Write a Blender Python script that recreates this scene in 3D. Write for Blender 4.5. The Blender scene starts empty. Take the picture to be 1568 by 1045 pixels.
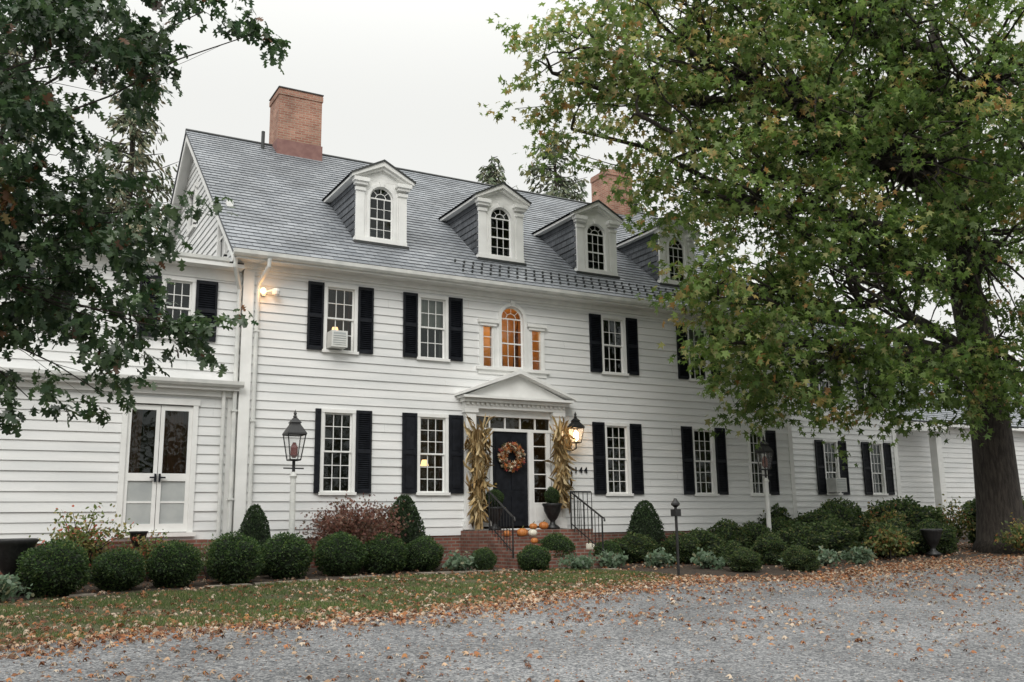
import bpy, math, random
import numpy as np
from mathutils import Matrix, Vector
random.seed(7); rng=np.random.default_rng(7)
SC=bpy.context.scene
def link(o):
    SC.collection.objects.link(o); return o
def empty(name,loc=(0,0,0)):
    e=bpy.data.objects.new(name,None); link(e); e.location=loc; e.empty_display_size=.3; return e
# ------------------------------------------------------------ materials
def nt(name):
    m=bpy.data.materials.new(name); m.use_nodes=True
    n=m.node_tree; return m,n,n.nodes['Principled BSDF']
def mat(name,c1,c2=None,scale=5,rough=.6,bump=0,bscale=None,metal=0,detail=6,stretch=(1,1,1),spec=.5,coat=0):
    m,n,b=nt(name); N=n.nodes; L=n.links
    b.inputs['Roughness'].default_value=rough; b.inputs['Metallic'].default_value=metal
    b.inputs['Specular IOR Level'].default_value=spec; b.inputs['Coat Weight'].default_value=coat
    tc=N.new('ShaderNodeTexCoord'); mp=N.new('ShaderNodeMapping'); mp.inputs['Scale'].default_value=stretch
    L.new(tc.outputs['Object'],mp.inputs[0])
    if c2 is None: b.inputs['Base Color'].default_value=(*c1,1)
    else:
        t=N.new('ShaderNodeTexNoise'); t.inputs['Scale'].default_value=scale; t.inputs['Detail'].default_value=detail
        L.new(mp.outputs[0],t.inputs['Vector'])
        r=N.new('ShaderNodeValToRGB'); r.color_ramp.elements[0].position=.36; r.color_ramp.elements[1].position=.66
        r.color_ramp.elements[0].color=(*c1,1); r.color_ramp.elements[1].color=(*c2,1)
        L.new(t.outputs['Fac'],r.inputs[0]); L.new(r.outputs[0],b.inputs['Base Color'])
    if bump:
        t2=N.new('ShaderNodeTexNoise'); t2.inputs['Scale'].default_value=bscale or scale*4; t2.inputs['Detail'].default_value=5
        L.new(mp.outputs[0],t2.inputs['Vector'])
        bm=N.new('ShaderNodeBump'); bm.inputs['Strength'].default_value=bump; bm.inputs['Distance'].default_value=.02
        L.new(t2.outputs['Fac'],bm.inputs['Height']); L.new(bm.outputs[0],b.inputs['Normal'])
    return m
def brickmat(name,ca,cb,mortar,bw,rh,ms,noise=(.7,1.15),nscale=3,bump=.4,rough=.8):
    m,n,b=nt(name); N=n.nodes; L=n.links; b.inputs['Roughness'].default_value=rough
    uv=N.new('ShaderNodeUVMap'); uv.uv_map='UVMap'
    br=N.new('ShaderNodeTexBrick'); br.inputs['Scale'].default_value=1
    br.inputs['Brick Width'].default_value=bw; br.inputs['Row Height'].default_value=rh; br.inputs['Mortar Size'].default_value=ms
    br.inputs['Color1'].default_value=(*ca,1); br.inputs['Color2'].default_value=(*cb,1); br.inputs['Mortar'].default_value=(*mortar,1)
    br.inputs['Bias'].default_value=-.1; br.inputs['Mortar Smooth'].default_value=.2
    L.new(uv.outputs[0],br.inputs['Vector'])
    t=N.new('ShaderNodeTexNoise'); t.inputs['Scale'].default_value=nscale; t.inputs['Detail'].default_value=8
    tc=N.new('ShaderNodeTexCoord'); L.new(tc.outputs['Object'],t.inputs['Vector'])
    mr=N.new('ShaderNodeMapRange'); mr.inputs['From Min'].default_value=.3; mr.inputs['From Max'].default_value=.7
    mr.inputs['To Min'].default_value=noise[0]; mr.inputs['To Max'].default_value=noise[1]
    L.new(t.outputs['Fac'],mr.inputs['Value'])
    mx=N.new('ShaderNodeMix'); mx.data_type='RGBA'; mx.blend_type='MULTIPLY'; mx.inputs['Factor'].default_value=1
    L.new(br.outputs['Color'],mx.inputs['A']); L.new(mr.outputs[0],mx.inputs['B']); L.new(mx.outputs['Result'],b.inputs['Base Color'])
    bm=N.new('ShaderNodeBump'); bm.inputs['Strength'].default_value=bump; bm.inputs['Distance'].default_value=.01; bm.invert=True
    L.new(br.outputs['Fac'],bm.inputs['Height']); L.new(bm.outputs[0],b.inputs['Normal'])
    return m
def leafmat(name,trans=.3,rough=.5,spec=.3):
    m,n,b=nt(name); N=n.nodes; L=n.links
    a=N.new('ShaderNodeAttribute'); a.attribute_name='Col'
    L.new(a.outputs['Color'],b.inputs['Base Color']); b.inputs['Roughness'].default_value=rough; b.inputs['Specular IOR Level'].default_value=spec
    t=N.new('ShaderNodeBsdfTranslucent'); hs=N.new('ShaderNodeHueSaturation'); hs.inputs['Value'].default_value=1.7; hs.inputs['Saturation'].default_value=1.05
    L.new(a.outputs['Color'],hs.inputs['Color']); L.new(hs.outputs[0],t.inputs['Color'])
    mx=N.new('ShaderNodeMixShader'); mx.inputs[0].default_value=trans
    L.new(b.outputs[0],mx.inputs[1]); L.new(t.outputs[0],mx.inputs[2]); L.new(mx.outputs[0],n.nodes['Material Output'].inputs[0])
    return m
def glassmat():
    m=bpy.data.materials.new('window_glass'); m.use_nodes=True; n=m.node_tree; N=n.nodes; L=n.links
    N.remove(N['Principled BSDF'])
    g=N.new('ShaderNodeBsdfGlossy'); g.inputs['Roughness'].default_value=.02; g.inputs['Color'].default_value=(.8,.86,.85,1)
    t=N.new('ShaderNodeBsdfTransparent'); t.inputs['Color'].default_value=(.66,.70,.68,1)
    fr=N.new('ShaderNodeFresnel'); fr.inputs['IOR'].default_value=1.6
    tc=N.new('ShaderNodeTexCoord'); nz=N.new('ShaderNodeTexNoise'); nz.inputs['Scale'].default_value=2.5; nz.inputs['Detail'].default_value=1
    L.new(tc.outputs['Object'],nz.inputs['Vector'])
    bm=N.new('ShaderNodeBump'); bm.inputs['Strength'].default_value=.45; bm.inputs['Distance'].default_value=.02
    L.new(nz.outputs['Fac'],bm.inputs['Height']); L.new(bm.outputs[0],g.inputs['Normal'])
    mx=N.new('ShaderNodeMixShader'); L.new(fr.outputs[0],mx.inputs[0]); L.new(t.outputs[0],mx.inputs[1]); L.new(g.outputs[0],mx.inputs[2])
    L.new(mx.outputs[0],N['Material Output'].inputs[0]); return m
def emit(name,c,s):
    m,n,b=nt(name); b.inputs['Base Color'].default_value=(*c,1); b.inputs['Emission Color'].default_value=(*c,1); b.inputs['Emission Strength'].default_value=s; return m
WHITE=mat('white_paint_siding',(.69,.70,.695),(.80,.80,.79),scale=1.3,rough=.55,stretch=(.4,1,2.5))
TRIM=mat('white_paint_trim',(.76,.76,.74),(.84,.84,.82),scale=3,rough=.45)
GREYT=mat('aged_white_gutter',(.58,.59,.57),(.72,.72,.69),scale=4,rough=.5)
SCREEN=mat('grey_door_screen',(.36,.38,.38),(.44,.46,.45),scale=3,rough=.7)
BLACK=mat('black_paint',(.005,.006,.009),(.012,.014,.019),scale=8,rough=.5,spec=.22)
IRON=mat('black_iron',(.006,.006,.007),(.02,.02,.02),scale=20,rough=.45)
DARKIN=mat('room_wall_dark',(.035,.03,.026),(.07,.06,.05),scale=1,rough=.9)
CURT=mat('curtain_cloth',(.38,.38,.35),(.52,.5,.46),scale=6,rough=.9,stretch=(6,1,.3))
REDC=mat('red_brown_curtain',(.15,.065,.04),(.22,.10,.07),scale=6,rough=.9,stretch=(6,1,.3))
WARM=mat('room_wall_warm',(.6,.40,.2),(.75,.5,.26),scale=2,rough=.9)
GLASS=glassmat()
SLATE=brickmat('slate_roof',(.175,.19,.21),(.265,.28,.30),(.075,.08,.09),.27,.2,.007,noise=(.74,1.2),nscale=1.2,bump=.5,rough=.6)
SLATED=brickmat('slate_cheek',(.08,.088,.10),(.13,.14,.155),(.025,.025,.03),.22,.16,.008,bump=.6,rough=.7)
BRICK=brickmat('chimney_brick',(.30,.125,.085),(.43,.23,.165),(.37,.29,.22),.21,.072,.010,noise=(.7,1.2),nscale=2,bump=.5)
BRICKD=brickmat('step_brick',(.17,.06,.04),(.27,.10,.07),(.22,.19,.16),.21,.072,.012,noise=(.6,1.1),nscale=3,bump=.5)
STUCCO=mat('red_flashing',(.20,.10,.09),(.26,.14,.12),scale=6,rough=.8)
DRIP=mat('dark_drip_edge',(.03,.035,.035),(.05,.05,.05),rough=.5)
BARK=mat('tree_bark',(.020,.016,.013),(.055,.045,.037),scale=6,rough=.95,bump=1.0,bscale=14,stretch=(3,3,.6))
LEAF=leafmat('foliage_leaves',trans=.40); LEAFD=leafmat('dark_oak_leaves',trans=.25,rough=.35,spec=.5); DRY=leafmat('dry_leaves',trans=.1,rough=.8)
NEED=leafmat('conifer_needles',trans=.05,rough=.8)
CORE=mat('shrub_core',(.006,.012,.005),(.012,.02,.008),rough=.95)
# ------------------------------------------------------------ geometry helper
class G:
    def __init__(s): s.v=[];s.f=[];s.uv=[]
    def poly(s,pts,uv=None):
        i=len(s.v); s.v+= [tuple(p) for p in pts]; s.f.append(tuple(range(i,i+len(pts))))
        s.uv+= uv if uv else [(0,0)]*len(pts)
    def box(s,x0,x1,y0,y1,z0,z1):
        s.poly([(x0,y0,z0),(x1,y0,z0),(x1,y0,z1),(x0,y0,z1)],[(x0,z0),(x1,z0),(x1,z1),(x0,z1)])
        s.poly([(x1,y1,z0),(x0,y1,z0),(x0,y1,z1),(x1,y1,z1)],[(x1,z0),(x0,z0),(x0,z1),(x1,z1)])
        s.poly([(x0,y1,z0),(x0,y0,z0),(x0,y0,z1),(x0,y1,z1)],[(y1,z0),(y0,z0),(y0,z1),(y1,z1)])
        s.poly([(x1,y0,z0),(x1,y1,z0),(x1,y1,z1),(x1,y0,z1)],[(y0,z0),(y1,z0),(y1,z1),(y0,z1)])
        s.poly([(x0,y0,z1),(x1,y0,z1),(x1,y1,z1),(x0,y1,z1)],[(x0,y0),(x1,y0),(x1,y1),(x0,y1)])
        s.poly([(x0,y1,z0),(x1,y1,z0),(x1,y0,z0),(x0,y0,z0)],[(x0,y1),(x1,y1),(x1,y0),(x0,y0)])
    def prism(s,prof,y0,y1):
        n=len(prof)
        s.poly([(x,y0,z) for x,z in prof]); s.poly([(x,y1,z) for x,z in reversed(prof)])
        for i in range(n):
            a=prof[i];b=prof[(i+1)%n]
            s.poly([(a[0],y0,a[1]),(a[0],y1,a[1]),(b[0],y1,b[1]),(b[0],y0,b[1])])
    def xprism(s,prof,x0,x1):
        n=len(prof)
        s.poly([(x0,y,z) for y,z in prof]); s.poly([(x1,y,z) for y,z in reversed(prof)])
        for i in range(n):
            a=prof[i];b=prof[(i+1)%n]
            s.poly([(x0,a[0],a[1]),(x1,a[0],a[1]),(x1,b[0],b[1]),(x0,b[0],b[1])])
    def tube(s,pts,rad,n=6):
        pts=[Vector(p) for p in pts]
        if not hasattr(rad,'__len__'): rad=[rad]*len(pts)
        base=len(s.v)
        for i,p in enumerate(pts):
            d=(pts[min(i+1,len(pts)-1)]-pts[max(i-1,0)]).normalized()
            a=d.cross(Vector((.31,.17,.93))); 
            if a.length<.05: a=d.cross(Vector((1,0,0)))
            a.normalize(); b=d.cross(a)
            for k in range(n):
                t=2*math.pi*k/n; s.v.append(tuple(p+(a*math.cos(t)+b*math.sin(t))*rad[i]))
        for i in range(len(pts)-1):
            for k in range(n):
                k2=(k+1)%n
                s.f.append((base+i*n+k,base+i*n+k2,base+(i+1)*n+k2,base+(i+1)*n+k)); s.uv+=[(0,0)]*4
        s.f.append(tuple(base+k for k in reversed(range(n)))); s.uv+=[(0,0)]*n
        s.f.append(tuple(base+(len(pts)-1)*n+k for k in range(n))); s.uv+=[(0,0)]*n
    def lathe(s,prof,c,n=16,lobes=0,ld=0):
        base=len(s.v)
        for r,z in prof:
            for k in range(n):
                t=2*math.pi*k/n; rr=r*(1+(ld*(abs(math.cos(lobes*t/2))-.6) if lobes else 0))
                s.v.append((c[0]+rr*math.cos(t),c[1]+rr*math.sin(t),c[2]+z))
        for i in range(len(prof)-1):
            for k in range(n):
                k2=(k+1)%n; s.f.append((base+i*n+k,base+i*n+k2,base+(i+1)*n+k2,base+(i+1)*n+k)); s.uv+=[(0,0)]*4
        s.f.append(tuple(base+k for k in reversed(range(n)))); s.uv+=[(0,0)]*n
        s.f.append(tuple(base+(len(prof)-1)*n+k for k in range(n))); s.uv+=[(0,0)]*n
    def done(s,name,m,parent=None,smooth=False,uv=False):
        me=bpy.data.meshes.new(name); me.from_pydata(s.v,[],s.f)
        if uv:
            u=me.uv_layers.new(name='UVMap'); u.data.foreach_set('uv',np.array(s.uv,dtype=np.float32).ravel())
        me.materials.append(m)
        if smooth: me.polygons.foreach_set('use_smooth',[True]*len(me.polygons))
        me.update(); o=bpy.data.objects.new(name,me); link(o)
        if parent: o.parent=parent; o.matrix_parent_inverse=Matrix.Translation(-Vector(parent.location))
        return o
def norm(a): return a/np.maximum(np.linalg.norm(a,axis=1,keepdims=True),1e-9)
T_SIMPLE=np.array([(0,0,0),(.28,.35,.05),(.2,.75,.02),(0,1,-.08),(-.2,.75,.02),(-.28,.35,.05)])
T_DIA=np.array([(0,0,0),(.3,.5,.04),(0,1,-.05),(-.3,.5,.04)])
T_STAR=np.array([(0,.0,0),(.42,.0,-.05),(.2,.28,.02),(.55,.62,-.08),(.15,.55,.03),(0,1,-.1),(-.15,.55,.03),(-.55,.62,-.08),(-.2,.28,.02),(-.42,.0,-.05)])
T_OAK=np.array([(0,0,0),(.1,.18,.02),(.34,.26,-.03),(.12,.42,.03),(.42,.62,-.05),(.12,.66,.02),(.2,.9,-.04),(0,1,-.08),(-.2,.9,-.04),(-.12,.66,.02),(-.42,.62,-.05),(-.12,.42,.03),(-.34,.26,-.03),(-.1,.18,.02)])
T_BLADE=np.array([(-.06,0,0),(.06,0,0),(0,1,.25)])
def leaves(name,pos,axis,nrm,size,col,T,m,parent=None):
    n=len(pos);K=len(T); axis=norm(axis); nrm=nrm-(nrm*axis).sum(1,keepdims=True)*axis; nrm=norm(nrm); side=np.cross(axis,nrm)
    size=np.broadcast_to(np.asarray(size,float),(n,))[:,None,None]
    V=pos[:,None,:]+size*(side[:,None,:]*T[None,:,0:1]+axis[:,None,:]*T[None,:,1:2]+nrm[:,None,:]*T[None,:,2:3])
    me=bpy.data.meshes.new(name); me.vertices.add(n*K); me.vertices.foreach_set('co',V.astype(np.float32).ravel())
    me.loops.add(n*K); me.loops.foreach_set('vertex_index',np.arange(n*K,dtype=np.int32))
    me.polygons.add(n); me.polygons.foreach_set('loop_start',np.arange(n,dtype=np.int32)*K)
    a=me.color_attributes.new('Col','FLOAT_COLOR','POINT')
    c=np.ones((n,K,4),np.float32); c[:,:,:3]=col[:,None,:]; a.data.foreach_set('color',c.ravel())
    me.materials.append(m); me.update(calc_edges=True)
    o=bpy.data.objects.new(name,me); link(o)
    if parent: o.parent=parent; o.matrix_parent_inverse=Matrix.Translation(-Vector(parent.location))
    return o
def pick(cols,wts,n,var=.25):
    w=np.array(wts,float);w/=w.sum(); c=np.array(cols)[rng.choice(len(cols),n,p=w)]
    return np.clip(c*(1+rng.uniform(-var,var,(n,1))),0,1)
def rv(n): return norm(rng.normal(size=(n,3)))
def gh(x,y): return .04*np.clip(y,-25,0)
# ------------------------------------------------------------ house
HOUSE=empty('white_clapboard_house',(5,4,0))
def subtract(a,b,holes):
    segs=[(a,b)]
    for h0,h1 in holes:
        ns=[]
        for s0,s1 in segs:
            if h1<=s0 or h0>=s1: ns.append((s0,s1)); continue
            if h0>s0: ns.append((s0,h0))
            if h1<s1: ns.append((h1,s1))
        segs=ns
    return segs
def siding(name,x0,x1,z0,z1,fn,openings,expo=.19,lim=None):
    g=G(); z=z0; OB,OT=.030,.005
    while z<z1-1e-4:
        zt=min(z+expo,z1); br=[z,zt]
        for (a,b,c,d) in openings:
            for q in (c,d):
                if z<q<zt: br.append(q)
        br=sorted(set(br))
        joints=[x0]; 
        while joints[-1]<x1: joints.append(joints[-1]+random.uniform(2.8,5.5))
        rowj=random.uniform(-.003,.003)
        jits=[rowj+random.uniform(-.0015,.0015) for _ in joints]
        for i in range(len(br)-1):
            p,q=br[i],br[i+1]
            X0,X1=(x0,x1) if lim is None else lim((p+q)/2)
            if X1<=X0: continue
            for s0,s1 in subtract(X0,X1,[(a,b) for a,b,c,d in openings if c<=p+1e-6 and d>=q-1e-6]):
                for j in range(len(joints)-1):
                    a0,a1=max(s0,joints[j]),min(s1,joints[j+1]-.0012)
                    if a1-a0<1e-4: continue
                    jit=jits[j]; op=OB+(OT-OB)*(p-z)/expo+jit; oq=OB+(OT-OB)*(q-z)/expo+jit
                    g.poly([fn(a0,p,op),fn(a1,p,op),fn(a1,q,oq),fn(a0,q,oq)])
                    if i==0: g.poly([fn(a0,p,-.01),fn(a1,p,-.01),fn(a1,p,op),fn(a0,p,op)])
        z=zt
    return g.done(name,WHITE,HOUSE)
FR=G(); GL=G(); RM=G(); RW=G(); CU=G(); RC=G(); SH=G(); GLD=G(); SCR=G()
def room(g,x0,x1,y,z0,z1,d=1.3,e=.35):
    X0,X1,Z0,Z1=x0-e,x1+e,z0-.3,z1+.25; Y0=y+.09;Y1=y+d
    g.poly([(X0,Y1,Z0),(X1,Y1,Z0),(X1,Y1,Z1),(X0,Y1,Z1)])
    g.poly([(X0,Y0,Z0),(X0,Y1,Z0),(X0,Y1,Z1),(X0,Y0,Z1)])
    g.poly([(X1,Y0,Z0),(X1,Y1,Z0),(X1,Y1,Z1),(X1,Y0,Z1)])
    g.poly([(X0,Y0,Z0),(X1,Y0,Z0),(X1,Y1,Z0),(X0,Y1,Z0)])
    g.poly([(X0,Y0,Z1),(X1,Y0,Z1),(X1,Y1,Z1),(X0,Y1,Z1)])
def lamp(x,y,z,e,c=(1,.55,.22),r=.08,name='room_lamp'):
    l=bpy.data.lights.new(name,'POINT'); l.energy=e; l.color=c; l.shadow_soft_size=r
    o=bpy.data.objects.new(name,l); o.location=(x,y,z); link(o); o.parent=HOUSE; o.matrix_parent_inverse=Matrix.Translation(-Vector(HOUSE.location))
LAMPG=G()
def window(x0,x1,y,z0,z1,cols=3,rt=2,rb=2,lit=0,cur=1,cas=.075,blind=0):
    FR.box(x0,x0+cas,y-.045,y+.09,z0,z1); FR.box(x1-cas,x1,y-.045,y+.09,z0,z1)
    FR.box(x0-.0,x1+.0,y-.055,y+.09,z1-.003,z1+.075); FR.box(x0-.03,x1+.03,y-.085,y+.09,z0-.06,z0+.002)
    a,b=x0+cas,x1-cas; mid=z0+(z1-z0)*rb/(rt+rb)
    for (p,q,yo,rows) in ((mid,z1-.003,.012,rt),(z0+.002,mid+.03,.045,rb)):
        yy=y+yo; s=.036
        FR.box(a,a+s,yy,yy+.03,p,q);FR.box(b-s,b,yy,yy+.03,p,q)
        FR.box(a+s,b-s,yy,yy+.03,p,p+s);FR.box(a+s,b-s,yy,yy+.03,q-s,q)
        for i in range(1,cols):
            xx=a+s+(b-a-2*s)*i/cols; FR.box(xx-.008,xx+.008,yy+.002,yy+.028,p+s,q-s)
        for i in range(1,rows):
            zz=p+s+(q-p-2*s)*i/rows; FR.box(a+s,b-s,yy+.004,yy+.026,zz-.008,zz+.008)
        GL.poly([(a+s,yy+.015,p+s),(b-s,yy+.015,p+s),(b-s,yy+.015,q-s),(a+s,yy+.015,q-s)])
    room(RW if lit==2 else RM,x0,x1,y,z0,z1)
    yc=y+.16
    if cur:
        C=RC if cur==2 else CU; w=(b-a)*(.13 if cur!=3 else .3)
        for s,e in ((a-.02,a+w),(b-w,b+.02)):
            n=10
            for i in range(n):
                p0=s+(e-s)*i/n;p1=s+(e-s)*(i+1)/n; o0=.025*math.sin(i*2.2);o1=.025*math.sin((i+1)*2.2)
                C.poly([(p0,yc+o0,z0),(p1,yc+o1,z0),(p1,yc+o1,z1),(p0,yc+o0,z1)])
    if blind:
        zb=z1-(z1-z0)*blind
        CU.poly([(a,yc-.04,zb),(b,yc-.04,zb),(b,yc-.04,z1),(a,yc-.04,z1)])
    if lit:
        xl=(x0+x1)/2+.12; zl=z0+(z1-z0)*.38
        LAMPG.lathe([(.10,0),(.06,.14)],(xl,y+.7,zl),12); lamp(xl,y+.7,zl+.2,5)
    return (x0,x1,z0,z1)
def shutter(x0,x1,y,z0,z1,louv=True):
    f=.045; Y0,Y1=y-.075,y-.035
    SH.box(x0,x0+f,Y0,Y1,z0,z1);SH.box(x1-f,x1,Y0,Y1,z0,z1)
    m=(z0+z1)/2
    for a,b in ((z0,z0+.08),(m-.04,m+.04),(z1-.07,z1)): SH.box(x0+f,x1-f,Y0,Y1,a,b)
    for a,b in ((z0+.08,m-.04),(m+.04,z1-.07)):
        if louv:
            n=int((b-a)/.045)
            for i in range(n):
                zz=a+(b-a)*(i+.5)/n; SH.poly([(x0+f,Y0+.004,zz-.022),(x1-f,Y0+.004,zz-.022),(x1-f,Y1-.004,zz+.012),(x0+f,Y1-.004,zz+.012)])
        else:
            SH.box(x0+f,x1-f,Y0+.018,Y1-.002,a,b); SH.box(x0+f+.04,x1-f-.04,Y0+.006,Y0+.018,a+.04,b-.04)
    SH.poly([(x0+f,Y1-.001,z0+.08),(x1-f,Y1-.001,z0+.08),(x1-f,Y1-.001,z1-.07),(x0+f,Y1-.001,z1-.07)])
HW,WH=.7586,.392
op=[]
Z1B,Z1T,Z2B,Z2T=1.55,3.35,4.63,6.147
CX=[0,2.2469,7.3986,10.2436]
for i,c in enumerate(CX):
    op.append(window(c-WH,c+WH,0,Z2B+.02,Z2T-.07,3,2,2,lit=(1 if i<1 else 0),cur=(2,1,0,0)[i],blind=(0,.5,0,.3)[i]))
    shutter(c-HW,c-WH-.01,0,Z2B,Z2T); shutter(c+WH+.01,c+HW,0,Z2B,Z2T)
    op.append(window(c-WH,c+WH,0,Z1B+.02,Z1T-.07,3,3,3,lit=(0,1,0,0)[i],cur=(0,2,0,0)[i]))
    if i==0: shutter(c-WH-.13,c-WH-.01,0,Z1B,Z1T,False)
    else: shutter(c-HW,c-WH-.01,0,Z1B,Z1T,i!=1)
    shutter(c+WH+.01,c+HW,0,Z1B,Z1T,i!=1)
op.append(window(11.85,12.5,0,Z1B+.02,Z1T-.07,3,3,3,cur=0)); shutter(12.51,12.88,0,Z1B,Z1T)
op+=[(3.98,4.76,4.55,5.79),(3.52,3.86,4.55,5.62),(4.88,5.22,4.55,5.62)]
for i in range(8):
    za=5.79+.39*i/8; zb=5.79+.39*(i+1)/8; r=math.sqrt(max(.39**2-(zb-5.79)**2,0)); 
    if r>.02: op.append((4.37-r,4.37+r,za,zb))
DX=4.36
op.append((3.25,5.47,.75,3.5))
siding('front_clapboards',-2.0,13.5,.62,6.22,lambda u,z,o:(u,-o,z),op)
def archwin(xc,y,z0,zs,r,cas,cols,rows,fr=FR,gl=GL,key=True,prot=.05,ring=True):
    n=14
    def arc(rr): return [(xc+rr*math.cos(math.pi*k/n),zs+rr*math.sin(math.pi*k/n)) for k in range(n+1)]
    def band(r0,r1,y0,y1):
        A=arc(r0);B=arc(r1)
        for k in range(n):
            fr.poly([(A[k][0],y0,A[k][1]),(B[k][0],y0,B[k][1]),(B[k+1][0],y0,B[k+1][1]),(A[k+1][0],y0,A[k+1][1])][::-1])
            fr.poly([(B[k][0],y0,B[k][1]),(B[k][0],y1,B[k][1]),(B[k+1][0],y1,B[k+1][1]),(B[k+1][0],y0,B[k+1][1])])
            fr.poly([(A[k][0],y0,A[k][1]),(A[k][0],y1,A[k][1]),(A[k+1][0],y1,A[k+1][1]),(A[k+1][0],y0,A[k+1][1])])
    if ring: band(r,r+cas,y-prot,y+.08)
    if key: fr.prism([(xc-.045,zs+r-.01),(xc+.045,zs+r-.01),(xc+.07,zs+r+cas+.05),(xc-.07,zs+r+cas+.05)],y-prot-.03,y+.02)
    fr.box(xc-r-cas,xc-r,y-prot,y+.08,z0,zs); fr.box(xc+r,xc+r+cas,y-prot,y+.08,z0,zs)
    yy=y+.02; s=.036; band(r-s,r,yy,yy+.03)
    fr.box(xc-r,xc-r+s,yy,yy+.03,z0,zs);fr.box(xc+r-s,xc+r,yy,yy+.03,z0,zs);fr.box(xc-r+s,xc+r-s,yy,yy+.03,z0,z0+.05)
    fr.box(xc-r+s,xc+r-s,yy-.003,yy+.032,zs-.016,zs+.016); zm=z0+(zs-z0)*.5; fr.box(xc-r+s,xc+r-s,yy-.003,yy+.032,zm-.018,zm+.018)
    for i in range(1,cols):
        xx=xc-r+s+(2*r-2*s)*i/cols; fr.box(xx-.007,xx+.007,yy+.002,yy+.028,z0+.05,zs-.016)
    for i in range(1,rows):
        if i*2==rows: continue
        zz=z0+(zs-z0)*i/rows; fr.box(xc-r+s,xc+r-s,yy+.004,yy+.026,zz-.007,zz+.007)
    band(r*.42,r*.42+.015,yy+.003,yy+.027)
    for t in (45,90,135):
        c,sn=math.cos(math.radians(t)),math.sin(math.radians(t)); w=.007
        fr.poly([(xc+r*.45*c-w*sn,yy+.004,zs+r*.45*sn+w*c),(xc+r*.45*c+w*sn,yy+.004,zs+r*.45*sn-w*c),(xc+(r-s)*c+w*sn,yy+.004,zs+(r-s)*sn-w*c),(xc+(r-s)*c-w*sn,yy+.004,zs+(r-s)*sn+w*c)])
    A=arc(r-.01); gl.poly([(xc-r+.01,yy+.015,z0+.02),(xc+r-.01,yy+.015,z0+.02)]+[(x,yy+.015,z) for x,z in A])
archwin(4.37,0,4.56,5.79,.31,.085,3,4,prot=.07)
for a,b in ((3.52,3.86),(4.88,5.22)):
    FR.box(a,a+.05,-.04,.08,4.56,5.55);FR.box(b-.05,b,-.04,.08,4.56,5.55);FR.box(a-.06,b+.06,-.09,.06,5.55,5.62);FR.box(a-.1,b+.1,-.12,.04,5.62,5.70)
    FR.box(a-.06,a,-.05,.02,4.56,5.55);FR.box(b,b+.06,-.05,.02,4.56,5.55)
    for zz in (4.8,5.05,5.3): FR.box(a+.05,b-.05,.02,.05,zz-.009,zz+.009)
    GL.poly([(a+.05,.035,4.56),(b-.05,.035,4.56),(b-.05,.035,5.55),(a+.05,.035,5.55)])
FR.box(3.36,5.38,-.11,.08,4.48,4.555); FR.box(3.42,5.32,-.05,.02,4.38,4.48)
FR.box(3.86,3.975,-.045,.06,4.555,5.55);FR.box(4.765,4.88,-.045,.06,4.555,5.55)
room(RW,3.5,5.2,0,4.5,6.1,d=1.6); lamp(4.6,1.0,5.7,12,(1,.55,.24))
for s in (-1,1): RC.poly([(4.37+s*.3,.2,4.5),(4.37+s*.12,.2,4.5),(4.37+s*.2,.2,5.4),(4.37+s*.3,.2,5.9)])
# ---- door surround & portico
for a,b in ((3.03,3.30),(5.43,5.70)):
    FR.box(a,b,-.16,.02,.74,3.42); FR.box(a-.03,b+.03,-.19,.02,.74,.94); FR.box(a-.04,b+.04,-.2,.02,3.42,3.52)
    for k in range(3): FR.box(a+.045+k*.07,a+.085+k*.07,-.172,-.16,1.0,3.35)
FR.box(2.99,5.74,-.2,.02,3.523,3.66); FR.box(2.93,5.80,-.30,.02,3.663,3.74); FR.box(2.86,5.87,-.42,.02,3.743,3.80)
PK=4.47; FR.prism([(2.95,3.803),(5.78,3.803),(DX,PK-.09)],-.24,.02)
for s in (-1,1):
    e=DX+s*1.56; pr=[(e,3.803),(e,3.865),(DX,PK),(DX,PK-.10)]
    if s==1: pr=pr[::-1]
    FR.prism(pr,-.44,.02)
for i in range(22): FR.box(3.02+i*.125,3.08+i*.125,-.245,-.2,3.60,3.66)
FR.box(3.30,5.43,-.02,.06,3.02,3.09); FR.box(3.30,5.43,-.04,.06,3.36,3.523)
for i in range(6):
    x=3.32+i*.418; FR.box(x-.015,x+.015,0,.05,3.09,3.36)
GL.poly([(3.3,.04,3.09),(5.43,.04,3.09),(5.43,.04,3.36),(3.3,.04,3.36)])
for x in (3.76,4.80): FR.box(x-.05 if x<4 else x-.03,x+.03 if x<4 else x+.05,-.03,.08,.8,3.02)
for a,b in ((3.32,3.70),(4.86,5.40)):
    FR.box(a,a+.07,-.01,.05,.8,3.02);FR.box(b-.12,b,-.01,.05,.8,3.02);FR.box(a+.07,b-.12,-.01,.05,.8,1.35)
    FR.box(a+.1,b-.15,-.02,-.012,.9,1.25)
    for k in range(1,5): z=1.35+k*.335; FR.box(a+.07,b-.12,0,.04,z-.012,z+.012)
    GL.poly([(a+.07,.03,1.35),(b-.12,.03,1.35),(b-.12,.03,3.02),(a+.07,.03,3.02)])
room(RM,3.4,5.4,0,.9,3.4,d=2.2,e=.02); lamp(4.4,1.3,3.0,10,(1,.55,.22))
DR=G(); DR.box(3.79,4.77,.03,.07,.80,3.02)
for a,b in ((3.9,4.24),(4.32,4.66)):
    for c,d in ((.95,1.5),(1.65,2.3),(2.42,2.9)): DR.box(a,b,.015,.031,c,d)
DR.done('front_door',BLACK,HOUSE)
KN=G(); KN.lathe([(.01,0),(.035,.01),(.035,.05),(.01,.06)],(3.88,0,1.75),10); KN.done('door_knob',mat('brass',(.5,.35,.12),rough=.3,metal=1),HOUSE)
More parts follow.
